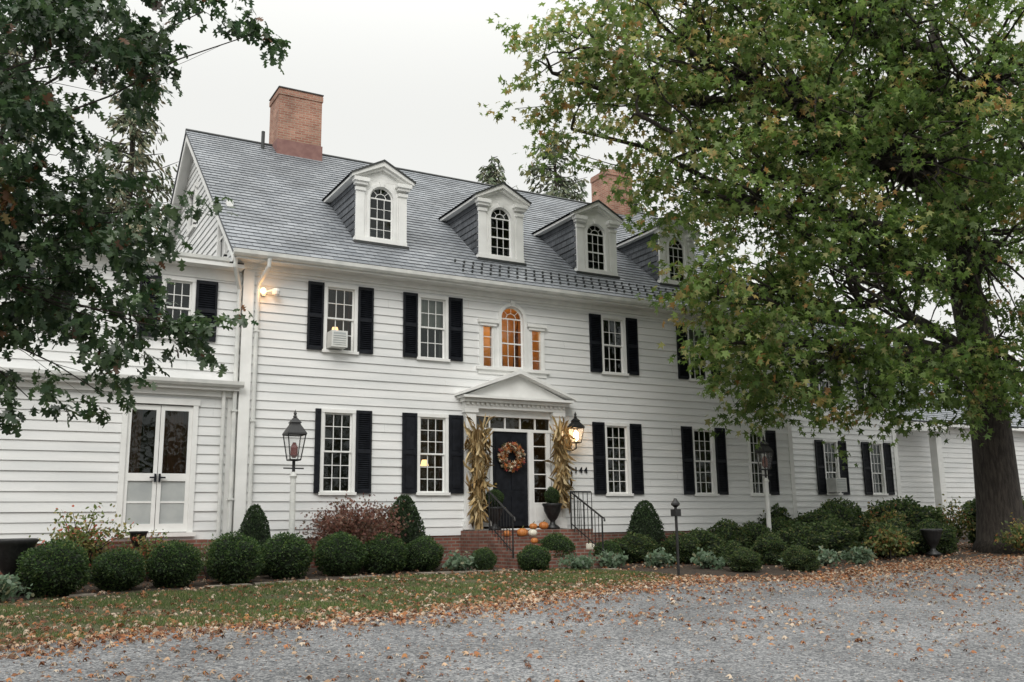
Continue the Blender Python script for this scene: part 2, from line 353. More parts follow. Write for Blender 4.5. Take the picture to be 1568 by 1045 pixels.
# ---- left wing
LW=.12
lop=[]
lop.append((-4.36,-2.93,.72,3.42))
lop.append(window(-3.78,-3.1,LW,4.7,5.88,3,2,2,cur=0)); shutter(-3.09,-2.66,LW,4.65,5.92); shutter(-4.2,-3.79,LW,4.65,5.92)
lop.append(window(-6.5,-5.8,LW,4.7,5.88,3,2,2)); shutter(-5.79,-5.4,LW,4.65,5.92)
siding('left_wing_clapboards',-12,-2.15,.62,6.2,lambda u,z,o:(u,LW-o,z),lop)
a,b=-4.36,-2.93
for p,q in ((a,a+.10),(b-.10,b)): FR.box(p,q,LW-.06,LW+.06,.78,3.30)
FR.box(a-.03,b+.03,LW-.07,LW+.06,3.30,3.42); FR.box(a-.05,b+.05,LW-.14,LW+.1,.70,.78)
m=(a+b)/2
for p,q in ((a+.10,m-.006),(m+.006,b-.10)):
    y0,y1=LW-.015,LW+.03; s=.075
    FR.box(p,p+s,y0,y1,.79,3.28);FR.box(q-s,q,y0,y1,.79,3.28)
    FR.box(p+s,q-s,y0,y1,3.18,3.28);FR.box(p+s,q-s,y0,y1,1.78,1.93);FR.box(p+s,q-s,y0,y1,.79,.95)
    SCR.box(p+s,q-s,y0+.03,y1-.003,.95,1.78); FR.box(p+s,q-s,y0+.018,y0+.03,1.35,1.385)
    GL.poly([(p+s,y1-.02,1.93),(q-s,y1-.02,1.93),(q-s,y1-.02,3.18),(p+s,y1-.02,3.18)])
room(RM,a,b,LW,.8,3.4)
for s0,s1 in ((a+.12,a+.40),(m+.08,b-.12)):
    for i in range(8):
        p0=s0+(s1-s0)*i/8;p1=s0+(s1-s0)*(i+1)/8; RC.poly([(p0,LW+.2+.03*math.sin(i*2),1.0),(p1,LW+.2+.03*math.sin(i*2+2),1.0),(p1,LW+.2+.03*math.sin(i*2+2),3.2),(p0,LW+.2+.03*math.sin(i*2),3.2)])
KN=G()
for s in (-.04,.04): KN.box(m+s-.018,m+s+.018,LW-.06,LW-.015,1.76,1.92); KN.box(m+s*2.2-.06,m+s*2.2+.06,LW-.08,LW-.06,1.83,1.86)
KN.done('door_hardware',BLACK,HOUSE)
TR=G()
TR.box(-2.16,-1.93,-.05,.10,.6,6.22)
TR.box(-2.35,-2.16,LW-.04,LW+.05,.6,3.6)
TR.box(13.4,13.55,-.04,.3,.6,6.2)
TR.box(-12,-2.17,LW-.10,LW+.02,3.50,3.62); TR.box(-12,-2.17,LW-.26,LW+.02,3.62,3.70)
TR.box(-12,-2.17,LW-.05,LW+.02,5.98,6.2)
TR.box(-12,-2.2,LW-.38,LW+.1,6.2,6.28)
TR.box(-2.15,13.6,-.045,.02,6.20,6.36); TR.box(-2.3,13.8,-.12,.02,6.30,6.38); 
TR.box(-2.42,13.9,-.45,.06,6.381,6.43); TR.box(-2.42,13.9,-.47,-.44,6.36,6.50)
TR.box(-2.3,13.5,-.1,-.045,6.36-.1,6.30)
TR.done('cornice_trim',TRIM,HOUSE)
GU=G()
gp=[(-.472,6.53),(-.472,6.40),(-.54,6.40),(-.585,6.45),(-.595,6.53)]
GU.xprism(gp,-2.5,13.95)
GU.xprism([(y+LW+.05,z-.14) for y,z in [(-.33,6.52),(-.33,6.40),(-.41,6.40),(-.46,6.45),(-.47,6.52)]],-12,-2.52)
GU.xprism([(LW-.262,3.80),(LW-.262,3.68),(LW-.33,3.68),(LW-.37,3.73),(LW-.38,3.80)],-12,-2.1)
GU.tube([(-1.75,-.53,6.40),(-1.75,-.50,6.25),(-1.85,-.12,5.95),(-1.86,-.09,5.8),(-1.86,-.09,.4)],.045,8)
GU.tube([(-2.42,-.40,6.38),(-2.42,-.36,6.2),(-2.24,-.06,5.8),(-2.24,-.04,5.6),(-2.24,-.04,.4)],.045,8)
GU.tube([(-2.45,-.0,3.66),(-2.45,-.0,3.4),(-2.44,0,.4)],.04,8)
for z in (1.2,3.0,4.9):
    GU.box(-1.915,-1.805,-.145,-.04,z,z+.04); GU.box(-2.295,-2.185,-.095,.05,z+.2,z+.24)
GU.done('gutters_and_downspouts',GREYT,HOUSE)
FO=G(); FO.box(-12,-2.1,LW+.0,LW+.3,-.2,.62); FO.box(-2.0,13.5,.0,.3,-.2,.62); FO.box(13.5,22,3.0,3.3,-.2,.9)
FO.done('brick_foundation',BRICKD,HOUSE,uv=True)
# ---- roofs
ZE,YE,ZR,YR=6.5165,-.45,11.7178,6.0807
def roof(name,x0,x1,ya,za,yb,zb,m=SLATE):
    g=G(); L=math.hypot(yb-ya,zb-za); dy,dz=(yb-ya)/L,(zb-za)/L; ny,nz=-dz,dy; s=0; e=.2
    if nz<0: ny,nz=-ny,-nz
    while s<L:
        t=min(s+e,L); o0,o1=.020,.004
        P=lambda x,q,o:(x,ya+dy*q+ny*o,za+dz*q+nz*o)
        g.poly([P(x0,s,o0),P(x1,s,o0),P(x1,t,o1),P(x0,t,o1)],[(x0,s),(x1,s),(x1,t),(x0,t)])
        g.poly([P(x0,s,o1-.004),P(x1,s,o1-.004),P(x1,s,o0),P(x0,s,o0)],[(x0,s+.003),(x1,s+.003),(x1,s+.004),(x0,s+.004)])
        g.poly([P(x0,s,-.05),P(x0,s,o0),P(x0,t,o1),P(x0,t,-.05)])
        s=t
    P=lambda x,q,o:(x,ya+dy*q+ny*o,za+dz*q+nz*o)
    g.poly([P(x0,0,-.05),P(x1,0,-.05),P(x1,L,-.05),P(x0,L,-.05)]); g.poly([P(x0,0,-.05),P(x1,0,-.05),P(x1,0,.02),P(x0,0,.02)])
    return g.done(name,m,HOUSE,uv=True)
roof('main_roof_front',-2.5,13.95,-.50,6.4765,YR,ZR)
roof('main_roof_back',-2.5,13.95,2*YR+.5,6.4765,YR,ZR)
g=G(); g.tube([(-2.5,YR,ZR+.01),(13.95,YR,ZR+.01)],.05,6); g.done('roof_ridge',DRIP,HOUSE)
g=G()
sl=(ZR-ZE)/(YR-YE)
for (xa,xb) in ((-2.47,-2.16),):
    g.xprism([(YE,ZE-.07),(YR,ZR-.07),(YR,ZR-.30),(YE+.1,ZE-.2)][::-1],xa,xa+.04)
    g.xprism([(YE,ZE-.065),(YR,ZR-.065),(YR,ZR-.12),(YE,ZE-.12)][::-1],xa+.04,xb)
    g.xprism([(2*YR-YE,ZE-.07),(YR,ZR-.07),(YR,ZR-.30),(2*YR-YE-.1,ZE-.2)],xa,xa+.04)
    g.xprism([(2*YR-YE,ZE-.065),(YR,ZR-.065),(YR,ZR-.12),(2*YR-YE,ZE-.12)],xa+.04,xb)
g.done('rake_trim',TRIM,HOUSE)
gop=[(1.6,2.5,6.95,8.2),(5.6,6.6,8.9,10.0)]
siding('gable_clapboards',0,12.1,.6,11.6,lambda u,z,o:(-2.16-o,u,z),gop,lim=lambda z:(max(0,YE+(z-ZE)/sl+.12),min(12.16,2*YR-YE-(z-ZE)/sl-.12)) if z>6.4 else (0,12.16))
g=G(); g.poly([(-2.155,0,.6),(-2.155,12.1,.6),(-2.155,12.1,6.6),(-2.155,YR,11.6),(-2.155,0,6.6)]); g.done('gable_sheathing',WHITE,HOUSE)
g=G()
for a,b,c,d in gop:
    for q in ((a,a+.1,c,d),(b-.1,b,c,d),(a,b,c-.08,c+.05),(a-.05,b+.05,d-.06,d+.1)): g.box(-2.24,-2.1,q[0],q[1],q[2],q[3])
    g.box(-2.19,-2.165,(a+b)/2-.02,(a+b)/2+.02,c,d); g.box(-2.19,-2.165,a,b,(c+d)/2-.03,(c+d)/2+.03)
g.done('gable_window_frame',TRIM,HOUSE)
g=G()
for a,b,c,d in gop: g.poly([(-2.16,a,c),(-2.16,b,c),(-2.16,b,d),(-2.16,a,d)])
g.done('gable_glass',mat('dark_glass',(.02,.025,.03),rough=.05),HOUSE)
g=G(); g.box(-2.05,13.5,2*YR-.1,2*YR,0,6.5); g.poly([(13.5,0,0),(13.5,12.1,0),(13.5,12.1,6.5),(13.5,YR,11.5),(13.5,0,6.4)]); g.box(-12,-2.2,7.9,8,0,6.2); g.done('rear_walls',WHITE,HOUSE)
g=G(); g.box(-12.2,-2.2,LW-.3,8,6.29,6.34); g.done('left_wing_roof',DRIP,HOUSE)
# ---- dormers
DC=[1.211,4.4956,7.4646,10.263]; YD,ZD,ZB=.72,9.03,7.45
CH=G(); DRF=G(); DT=G(); DD=G()
for ci,c in enumerate(DC):
    z0=ZB+.13; r=.30; zs=8.60
    hb=.64
    archwin(c,YD,z0,zs,r,.075,3,4,fr=FR,gl=GLD,prot=.045)
    for s in (-1,1):
        x0,x1=(c-hb,c-r-.07) if s<0 else (c+r+.07,c+hb)
        DT.box(x0,x1,YD,YD+.1,ZB-.02,ZD)
        p0,p1=(c-hb-.01,c-hb+.2) if s<0 else (c+hb-.2,c+hb+.01)
        DT.box(p0,p1,YD-.05,YD,ZB+.08,8.72); DT.box(p0-.02,p1+.02,YD-.08,YD-.0,8.72,8.80)
        DT.box(p0-.05,p1+.05,YD-.13,YD+.02,8.86,8.93); DT.box(p0-.09,p1+.09,YD-.17,YD+.02,8.93,ZD-.005)
    n=14; A=[(c+(r+.07)*math.cos(math.pi*k/n),zs+(r+.07)*math.sin(math.pi*k/n)) for k in range(n+1)]
    for k in range(n):
        DT.poly([(A[k][0],YD+.001,A[k][1]),(A[k+1][0],YD+.001,A[k+1][1]),(A[k+1][0],YD+.001,ZD+.15),(A[k][0],YD+.001,ZD+.15)])
    DT.prism([(c-.66,ZD),(c+.66,ZD),(c,ZD+.40)],YD-.002,YD+.1)
    DT.box(c-hb-.02,c+hb+.02,YD-.07,YD+.1,ZB+.02,z0)
    DD.box(c-hb-.06,c+hb+.06,YD-.1,YD+.1,ZB-.05,ZB+.02)
    yb=lambda z: YE+(z-ZE)/sl
    for s in (-1,1):
        pr=[(c+s*.80,ZD-.02),(c+s*.80,ZD+.07),(c,ZD+.49),(c,ZD+.36)]
        if s==1: pr=pr[::-1]
        DT.prism(pr,YD-.17,YD+.02)
        pr=[(c+s*.70,ZD-.02),(c+s*.70,ZD+.03),(c,ZD+.37),(c,ZD+.29)]
        if s==1: pr=pr[::-1]
        DT.prism(pr,YD-.10,YD+.0)
        e=(c+s*.83,ZD+.075); p=(c,ZD+.515)
        y0=YD-.19
        top=[(e[0],y0,e[1]),(p[0],y0,p[1]),(p[0],yb(p[1])+.1,p[1]),(e[0],yb(e[1])+.1,e[1])]
        bot=[(x,y,z-.035) for x,y,z in top]
        if s==1: top=top[::-1]; 
        L=math.hypot(.83,.44)
        DRF.poly(top,[(t[1],(0 if abs(t[0]-c)>.1 else L)) for t in top]); DRF.poly(bot)
        DD.prism([(e[0],e[1]-.035),(e[0],e[1]+.005),(p[0],p[1]+.005),(p[0],p[1]-.035)][::(1 if s<0 else -1)],y0-.012,y0+.01)
        DT.box(min(c+s*.64,c+s*.80),max(c+s*.64,c+s*.80),YD+.02,yb(ZD)+.05,ZD-.03,ZD+.03)
        x=c+s*(hb-.005)
        n=9
        for k in range(n):
            za=ZB+(ZD-ZB)*k/n; zb=ZB+(ZD-ZB)*(k+1)/n; ya=yb(za)+.05; ybb=yb(zb)+.05
            o0=.02*s;o1=.003*s
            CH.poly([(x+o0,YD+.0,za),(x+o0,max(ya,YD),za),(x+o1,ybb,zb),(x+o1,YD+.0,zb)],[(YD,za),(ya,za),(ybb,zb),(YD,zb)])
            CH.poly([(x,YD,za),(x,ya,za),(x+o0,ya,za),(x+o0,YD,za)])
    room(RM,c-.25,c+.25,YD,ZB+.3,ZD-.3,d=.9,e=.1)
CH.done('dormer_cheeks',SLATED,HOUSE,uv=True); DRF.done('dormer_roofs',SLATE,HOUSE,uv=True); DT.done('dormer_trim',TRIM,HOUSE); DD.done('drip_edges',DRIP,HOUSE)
GLD.done('dormer_glass',GLASS,HOUSE)
g=G()
for row in range(3):
    for i in range(44):
        x=3.0+i*.25+(row%2)*.12; s=.45+row*.28; dy=1/math.hypot(1,sl); y=YE+s*dy; z=ZE+s*dy*sl+.02
        g.box(x-.02,x+.02,y-.03,y+.01,z,z+.055)
g.done('snow_guards',DRIP,HOUSE)
def chimney(x0,x1,y0,y1,zb,zt,flash=True):
    g=G(); g.box(x0,x1,y0,y1,zb,zt-.20)
    g.box(x0-.025,x1+.025,y0-.025,y1+.025,zt-.20,zt-.05); g.box(x0-.01,x1+.01,y0-.01,y1+.01,zt-.05,zt)
    g.done('chimney_brick_stack',BRICK,HOUSE,uv=True)
    if flash:
        g=G(); g.box(x0-.035,x1+.035,y0-.035,y1+.035,zb,zb+.62); g.done('chimney_flashing',STUCCO,HOUSE)
        g=G(); g.box(x0-.035,x1+.035,y0-.037,y1+.037,zt,zt+.03); g.done('chimney_cap',DRIP,HOUSE)
chimney(-.05,1.22,5.6,6.6,11.15,13.36); chimney(11.45,12.5,5.6,6.6,11.1,12.95,False)
g=G(); g.tube([(-.45,5.7,11.2),(-.45,5.7,11.95)],.05,8); g.done('vent_pipe',DRIP,HOUSE)
# ---- right wing
WY=3.0; rop=[]
for c in (18.42,20.68):
    rop.append(window(c-.36,c+.36,WY,1.72,3.45,3,3,2,cur=0)); shutter(c-.74,c-.37,WY,1.68,3.5); shutter(c+.37,c+.74,WY,1.68,3.5)
    rop.append(window(c-.36,c+.36,WY,4.9,6.2,3,2,2,cur=0)); shutter(c-.74,c-.37,WY,4.85,6.25); shutter(c+.37,c+.74,WY,4.85,6.25)
siding('right_wing_clapboards',13.5,21.7,.9,6.8,lambda u,z,o:(u,WY-o,z),rop)
rop=[window(27.6,28.9,4.0,1.9,3.3,4,2,2,lit=1)]
siding('garage_clapboards',21.7,36,.5,4.4,lambda u,z,o:(u,4.0-o,z),rop)
roof('right_wing_roof',13.95,22.0,WY-.45,6.85,8,10.3); roof('right_wing_roof_back',13.95,22.0,13,6.85,8,10.3); roof('garage_roof',21.7,36.3,3.5,4.45,8,7.2)
g=G(); g.box(13.5,21.95,WY-.45,WY,6.72,6.80); g.box(13.5,21.75,WY-.04,WY+.02,6.5,6.72); g.box(21.6,21.8,WY-.05,WY+.05,.6,6.7)
g.box(21.8,36.2,3.5,4.0,4.3,4.38); g.box(21.75,36,3.95,4.02,4.1,4.3); g.box(24.3,24.6,3.2,3.5,.3,4.3); g.box(22.0,24.6,2.9,3.4,4.0,4.3)
g.done('right_wing_trim',TRIM,HOUSE)
g=G(); g.box(21.6,21.7,3.0,12,0,6.6); g.box(36,36.1,4,10,0,4.4); g.done('wing_end_walls',WHITE,HOUSE)
g=G(); gg=G()
def ac(xc,y,z,w=.42,h=.32,d=.35):
    g.box(xc-w/2,xc+w/2,y-d,y+.05,z,z+h)
    gg.box(xc-w/2+.04,xc+w/2-.04,y-d-.004,y-d+.001,z+.04,z+h-.04)
    for i in range(int((h-.08)/.05)): g.box(xc-w/2+.03,xc+w/2-.03,y-d-.012,y-d-.004,z+.05+i*.05,z+.07+i*.05)
ac(-.12,0,4.68,.36,.36); ac(18.38,WY-.0,1.76,.50,.46,.42)
g.done('window_air_conditioners',GREYT,HOUSE); gg.done('air_conditioner_grilles',SCREEN,HOUSE)
FR.done('window_and_door_frames',TRIM,HOUSE); GL.done('window_glass_panes',GLASS,HOUSE); RM.done('dark_rooms',DARKIN,HOUSE); RW.done('lit_rooms',WARM,HOUSE)
CU.done('curtains',CURT,HOUSE); RC.done('red_curtains',REDC,HOUSE); SH.done('shutters',BLACK,HOUSE); SCR.done('door_screens',SCREEN,HOUSE)
LAMPG.done('table_lamp_shades',emit('lamp_shade',(1,.62,.3),2.5),HOUSE)
g=G(); g.box(-1.78,-1.70,-.10,-.02,5.70,5.86); g.lathe([(.03,0),(.07,.03),(.09,.1),(.06,.16)],(-1.5,-.18,5.70),12); g.tube([(-1.72,-.06,5.78),(-1.5,-.16,5.86)],.02); g.done('flood_lamp',TRIM,HOUSE)
g=G(); g.lathe([(.02,0),(.06,.03),(.065,.07),(.03,.12)],(-1.78,-.2,5.72),12); g.done('flood_lamp_bulb',emit('warm_bulb',(1,.6,.25),6),HOUSE)
lamp(-1.74,-.32,5.75,3,(1,.5,.18),name='corner_lamp')
for i,ch in enumerate("144"):
    cu=bpy.data.curves.new('num','FONT'); cu.body=ch; cu.size=.2; cu.extrude=.010; cu.offset=.004; o=bpy.data.objects.new('t',cu); link(o)
    o.location=(6.06+i*.145,-.05,2.07); o.rotation_euler=(math.pi/2,0,0); bpy.context.view_layer.update()
    dg=bpy.context.evaluated_depsgraph_get(); me=bpy.data.meshes.new_from_object(o.evaluated_get(dg)); mw=o.matrix_world.copy(); bpy.data.objects.remove(o)
    me.transform(mw); me.materials.clear(); me.materials.append(BLACK); o=bpy.data.objects.new('house_number_digit',me); link(o); o.parent=HOUSE; o.matrix_parent_inverse=Matrix.Translation(-Vector(HOUSE.location))
# ------------------------------------------------------------ steps
ST=empty('brick_steps',(4.36,-1,0)); g=G()
g.box(2.95,5.95,-.95,-.03,-.1,.72)
for i in range(4): g.box(3.15,5.3,-.95-.33*(i+1),-.95-.33*i,-.2,.72-.15*(i+1))
g.box(-4.6,-2.7,-.95,LW-.0,-.2,.64); g.box(-4.4,-2.3,-1.3,-.95,-.2,.40); g.box(-2.45,-2.3,-1.7,-1.3,-.2,.42)
g.done('steps',BRICKD,ST,uv=True)
RL=empty('iron_railing',(5.6,-1.2,0)); g=G()
def rail(x,ya,yb,za,zb,n):
    g.tube([(x,ya,za+.85),(x,yb,zb+.85)],.022,6); g.tube([(x,ya,za+.12),(x,yb,zb+.12)],.014,6)
    for i in range(n+1):
        t=i/n; y=ya+(yb-ya)*t; z=za+(zb-za)*t; g.tube([(x,y,z),(x,y,z+.87)],.02 if i in(0,n) else .010,6)
    g.tube([(x,yb,zb+.85),(x,yb-.08,zb+.83),(x,yb-.10,zb+.76)],.02,6)
rail(5.35,-.95,-2.2,.72,.12,9); rail(3.2,-.95,-2.0,.72,.15,8)
g.tube([(5.35,-.95,1.57),(5.95,-.9,1.57)],.022,6)
for i in range(6): g.tube([(5.35+i*.12,-.93,.72),(5.35+i*.12,-.93,1.57)],.010,6)
g.done('rails',IRON,RL)
# ------------------------------------------------------------ lamps
LGL,n_,b_=nt('lantern_glass'); b_.inputs['Base Color'].default_value=(.5,.5,.5,1); b_.inputs['Alpha'].default_value=.15; b_.inputs['Roughness'].default_value=.05
def lantern(x,y,zb,zt,lit=False,r=.17,col=(.9,.3,.2),wall=False):
    E=empty('wall_lantern' if wall else 'street_lamp',(x,y,0)); g=G(); z0=float(gh(x,y))
    if not wall: g.lathe([(.11,0),(.11,.25),(.075,.3),(.06,.5),(.055,zb-.25-z0),(.075,zb-.2-z0),(.04,zb-.12-z0)],(x,y,z0),14); g.done('post',GREYT,E,smooth=False)
    g=G(); h=zt-zb
    if wall: g.tube([(x,-.04,zb+.05),(x,y*.5,zb-.10),(x,y,zb-.06),(x,y,zb+.08*h)],.018,8); g.box(x-.05,x+.05,-.055,-.03,zb-.1,zb+.2)
    else:
        g.tube([(x,y,zb-.13),(x,y,zb+.08*h)],.03,8); g.tube([(x-.2,y,zb-.05),(x+.2,y,zb-.05)],.014,6)
    a,b=zb+.10*h,zb+.55*h; rb,rt=r*.6,r
    for k in range(4):
        t=math.pi/4+k*math.pi/2; c,s=math.cos(t)*1.3,math.sin(t)*1.3
        g.tube([(x+rb*c,y+rb*s,a),(x+rt*c,y+rt*s,b)],.012,5)
        t2=t+math.pi/2; c2,s2=math.cos(t2)*1.3,math.sin(t2)*1.3
        g.tube([(x+rb*c,y+rb*s,a),(x+rb*c2,y+rb*s2,a)],.014,5); g.tube([(x+rt*c,y+rt*s,b),(x+rt*c2,y+rt*s2,b)],.018,5)
    def ring(rr,z): return [(x+rr*1.3*math.cos(math.pi/4+k*math.pi/2),y+rr*1.3*math.sin(math.pi/4+k*math.pi/2),z) for k in range(4)]
    prof=[(rt*1.12,b),(rt*1.08,b+.03),(rt*.55,b+.17*h),(rt*.5,b+.20*h),(rt*.62,b+.21*h),(rt*.2,b+.30*h)]
    for i in range(len(prof)-1):
        A=ring(*prof[i]);Bq=ring(*prof[i+1])
        for k in range(4): g.poly([A[k],A[(k+1)%4],Bq[(k+1)%4],Bq[k]])
    g.poly(ring(rb,a)); g.poly(ring(prof[0][0],b+.001))
    g.lathe([(.02,0),(.045,.03),(.02,.07),(.035,.09),(.004,.17)],(x,y,b+.29*h),8)
    g.done('lantern_frame',IRON,E)
    g=G(); A=ring(rb*.95,a+.01);Bq=ring(rt*.95,b-.01)
    for k in range(4): g.poly([A[k],A[(k+1)%4],Bq[(k+1)%4],Bq[k]])
    g.done('lantern_glass',LGL,E)
    g=G(); g.lathe([(.03,0),(.07,.05),(.075,.2),(.03,.3)],(x,y,a+.04),10) if not lit else g.lathe([(.03,0),(.06,.05),(.06,.2),(.02,.26)],(x,y,a+.04),10)
    g.done('lantern_bulb',emit('lamp_flame',(1,.66,.32),12) if lit else mat('red_glass_chimney',col,rough=.2),E)
    if lit:
        l=bpy.data.lights.new('lantern_light','POINT'); l.energy=9; l.color=(1,.6,.3); l.shadow_soft_size=.06; o=bpy.data.objects.new('lantern_light',l); link(o); o.location=(x,y,a+.33); o.parent=E; o.matrix_parent_inverse=Matrix.Translation(-Vector(E.location))
lantern(-1.39,-1.5,2.02,3.12,col=(.16,.02,.018),r=.19); lantern(5.93,-.36,2.70,3.50,lit=True,r=.16,wall=True); lantern(11.0,-1.5,2.05,3.02,col=(.2,.07,.05),r=.17)
E=empty('bollard_light',(5.07,-5.1,0)); g=G(); g.tube([(5.07,-5.1,-.25),(5.07,-5.1,1.15)],.028,10); g.lathe([(.03,0),(.085,.04),(.085,.07),(.05,.12),(.02,.17)],(5.07,-5.1,1.12),12)
g.box(5.0,5.14,-5.17,-5.03,.95,1.08); g.done('post',IRON,E)
# ------------------------------------------------------------ ground
g=G()
xs=[-400,-40,-12,0,12,40,400]; ys=[-400,-25,0,400]
for i in range(len(xs)-1):
    for j in range(len(ys)-1):
        g.poly([(x,y,float(gh(x,y))) for x,y in ((xs[i],ys[j]),(xs[i+1],ys[j]),(xs[i+1],ys[j+1]),(xs[i],ys[j+1]))])
g.done('ground',mat('mulch_soil',(.028,.020,.014),(.07,.048,.032),scale=9,rough=1,bump=1,bscale=45))
near=[(-40,-9.2),(-12,-8.8),(-9,-8.4),(-6.4,-8.2),(-4.3,-7.75),(-1.9,-7.8),(-.5,-7.4),(1,-6.85),(2.6,-6.2),(4.2,-5.55),(5.4,-5.15)]
far=[(-40,-5),(-9,-4.4),(-6.3,-3.9),(-3.3,-3.3),(.6,-2.5),(3.5,-2.4),(4.6,-3.0),(5.4,-5.15)]
rest=[(6.3,-6.1),(7.4,-6.2),(10,-5.4),(13.5,-4.5),(17.9,-3.9),(40,-3.2),(140,-3)]
g=G(); lp=near+far[::-1][1:]
g.poly([(x,y,.04*y+.004) for x,y in lp])
g.done('grass_lawn_soil',mat('lawn_soil',(.05,.06,.022),(.11,.095,.05),scale=3,rough=1,bump=.6,bscale=60))
g=G(); edge=near+rest
g.poly([(x,y,.04*y+.008) for x,y in edge]+[(140,-25,-.992),(-40,-25,-.992)])
g.poly([(-40,-25,-.992),(140,-25,-.992),(140,-60,-.992),(-40,-60,-.992)])
GM,n,b=nt('gravel'); N=n.nodes;L=n.links; b.inputs['Roughness'].default_value=.9
tc=N.new('ShaderNodeTexCoord')
def vor(s):
    v=N.new('ShaderNodeTexVoronoi'); v.inputs['Scale'].default_value=s; L.new(tc.outputs['Object'],v.inputs['Vector']); q=N.new('ShaderNodeSeparateColor'); L.new(v.outputs['Color'],q.inputs[0]); return v,q
vo,sp=vor(52); vo2,sp2=vor(24)
av=N.new('ShaderNodeMix'); av.data_type='FLOAT'; av.inputs[0].default_value=.35; L.new(sp.outputs[0],av.inputs[2]); L.new(sp2.outputs[1],av.inputs[3])
cr=N.new('ShaderNodeValToRGB'); cr.color_ramp.elements[0].color=(.06,.062,.068,1); cr.color_ramp.elements[0].position=.1; cr.color_ramp.elements[1].color=(.38,.375,.37,1); cr.color_ramp.elements[1].position=.92
e=cr.color_ramp.elements.new(.5); e.color=(.175,.18,.188,1); L.new(av.outputs[0],cr.inputs[0])
nz=N.new('ShaderNodeTexNoise'); nz.inputs['Scale'].default_value=.7; nz.inputs['Detail'].default_value=8; L.new(tc.outputs['Object'],nz.inputs['Vector'])
mr=N.new('ShaderNodeMapRange'); mr.inputs['From Min'].default_value=.3; mr.inputs['From Max'].default_value=.7; mr.inputs['To Min'].default_value=.65; mr.inputs['To Max'].default_value=1.15; L.new(nz.outputs['Fac'],mr.inputs['Value'])
mx=N.new('ShaderNodeMix'); mx.data_type='RGBA'; mx.blend_type='MULTIPLY'; mx.inputs['Factor'].default_value=1; L.new(cr.outputs[0],mx.inputs['A']); L.new(mr.outputs[0],mx.inputs['B']); L.new(mx.outputs['Result'],b.inputs['Base Color'])
bm=N.new('ShaderNodeBump'); bm.inputs['Strength'].default_value=.9; bm.inputs['Distance'].default_value=.015; bm.invert=True; L.new(vo.outputs['Distance'],bm.inputs['Height']); L.new(bm.outputs[0],b.inputs['Normal'])
g.done('gravel_driveway',GM)
nx,nyy=zip(*near); fx,fy=zip(*far); ex,ey=zip(*edge)
n=140000; X=rng.uniform(-9.5,5.3,n); lo=np.interp(X,nx,nyy); hi=np.interp(X,fx,fy); Y=lo+(hi-lo)*rng.uniform(0,1,n)-.05+rng.normal(0,.09,n)
patch=.7+.3*np.sin(X*1.3+1+np.sin(Y*1.9))*np.sin(Y*2.1+X*.4)+.2*np.sin(X*4.3+Y*3.1+np.sin(X*2))
k=rng.uniform(0,1,n)<np.clip(patch+.15,.25,1); X=X[k];Y=Y[k];patch=patch[k]; n=len(X)
pt=np.stack([X,Y,gh(X,Y)+.003],1); ax=np.stack([rng.normal(0,.4,n),rng.normal(0,.4,n),np.ones(n)],1)
leaves('lawn_grass_blades',pt,ax,rv(n),rng.uniform(.025,.075,n)*np.clip(patch+.1,.45,1.15),pick([(.095,.145,.045),(.13,.175,.06),(.23,.22,.12),(.065,.10,.035)],[4,3,2.4,3],n)*np.clip(patch+.15,.75,1.1)[:,None],T_BLADE*np.array([1.6,1,1]),LEAF)
def fallen(name,X,Y,size,lift=.02):
    n=len(X); pt=np.stack([X,Y,gh(X,Y)+.012+rng.uniform(0,lift,n)],1)
    t=rng.uniform(0,6.28,n); ax=np.stack([np.cos(t),np.sin(t),rng.normal(.1,.3,n)],1); nr=np.stack([rng.normal(0,.5,n),rng.normal(0,.5,n),np.ones(n)],1)
    T=T_STAR.copy(); T[:,2]*=5
    leaves(name,pt,ax,nr,size,pick([(.30,.13,.06),(.22,.09,.045),(.42,.29,.19),(.15,.08,.05),(.42,.34,.26),(.42,.19,.07)],[4,3,4,3,3.5,1],n,.35),T,DRY)
Xs=[];Ys=[]
n=6000; X=rng.uniform(-9,14,n); Y=np.interp(X,ex,ey)+rng.normal(-.02,.28,n)-rng.exponential(.25,n); Xs.append(X);Ys.append(Y)
n=4600; X=rng.uniform(-9,5.2,n); lo=np.interp(X,nx,nyy);hi=np.interp(X,fx,fy); Y=lo+(hi-lo)*rng.uniform(0,1,n)**1.5; Xs.append(X);Ys.append(Y)
n=13000; X=rng.uniform(-8,26,n); Y=np.interp(X,ex,ey)-rng.exponential(3.0,n)-.05; cl=np.sin(X*2.1+np.sin(Y*1.7)*1.5)*np.sin(Y*2.6+X*.5)+.6*np.sin(X*.9+Y*.7+1); k=(rng.uniform(0,1,n)<np.clip(.22+.045*(X+4)+.4*cl,.06,1)); Xs.append(X[k]);Ys.append(Y[k])
n=5000; X=rng.uniform(8,30,n); Y=rng.uniform(-6,1.5,n); Xs.append(X);Ys.append(Y)
n=900; X=rng.uniform(-7,8,n); Y=rng.uniform(-3.6,-1.0,n); Xs.append(X);Ys.append(Y)
X=np.concatenate(Xs);Y=np.concatenate(Ys); fallen('fallen_leaves',X,Y,rng.uniform(.035,.085,len(X)))
n=11000; X=rng.uniform(-8,16,n); Y=np.interp(X,ex,ey)-rng.uniform(0,8.5,n); fallen('fallen_leaf_fragments',X,Y,rng.uniform(.010,.028,n),.003)
g=G()
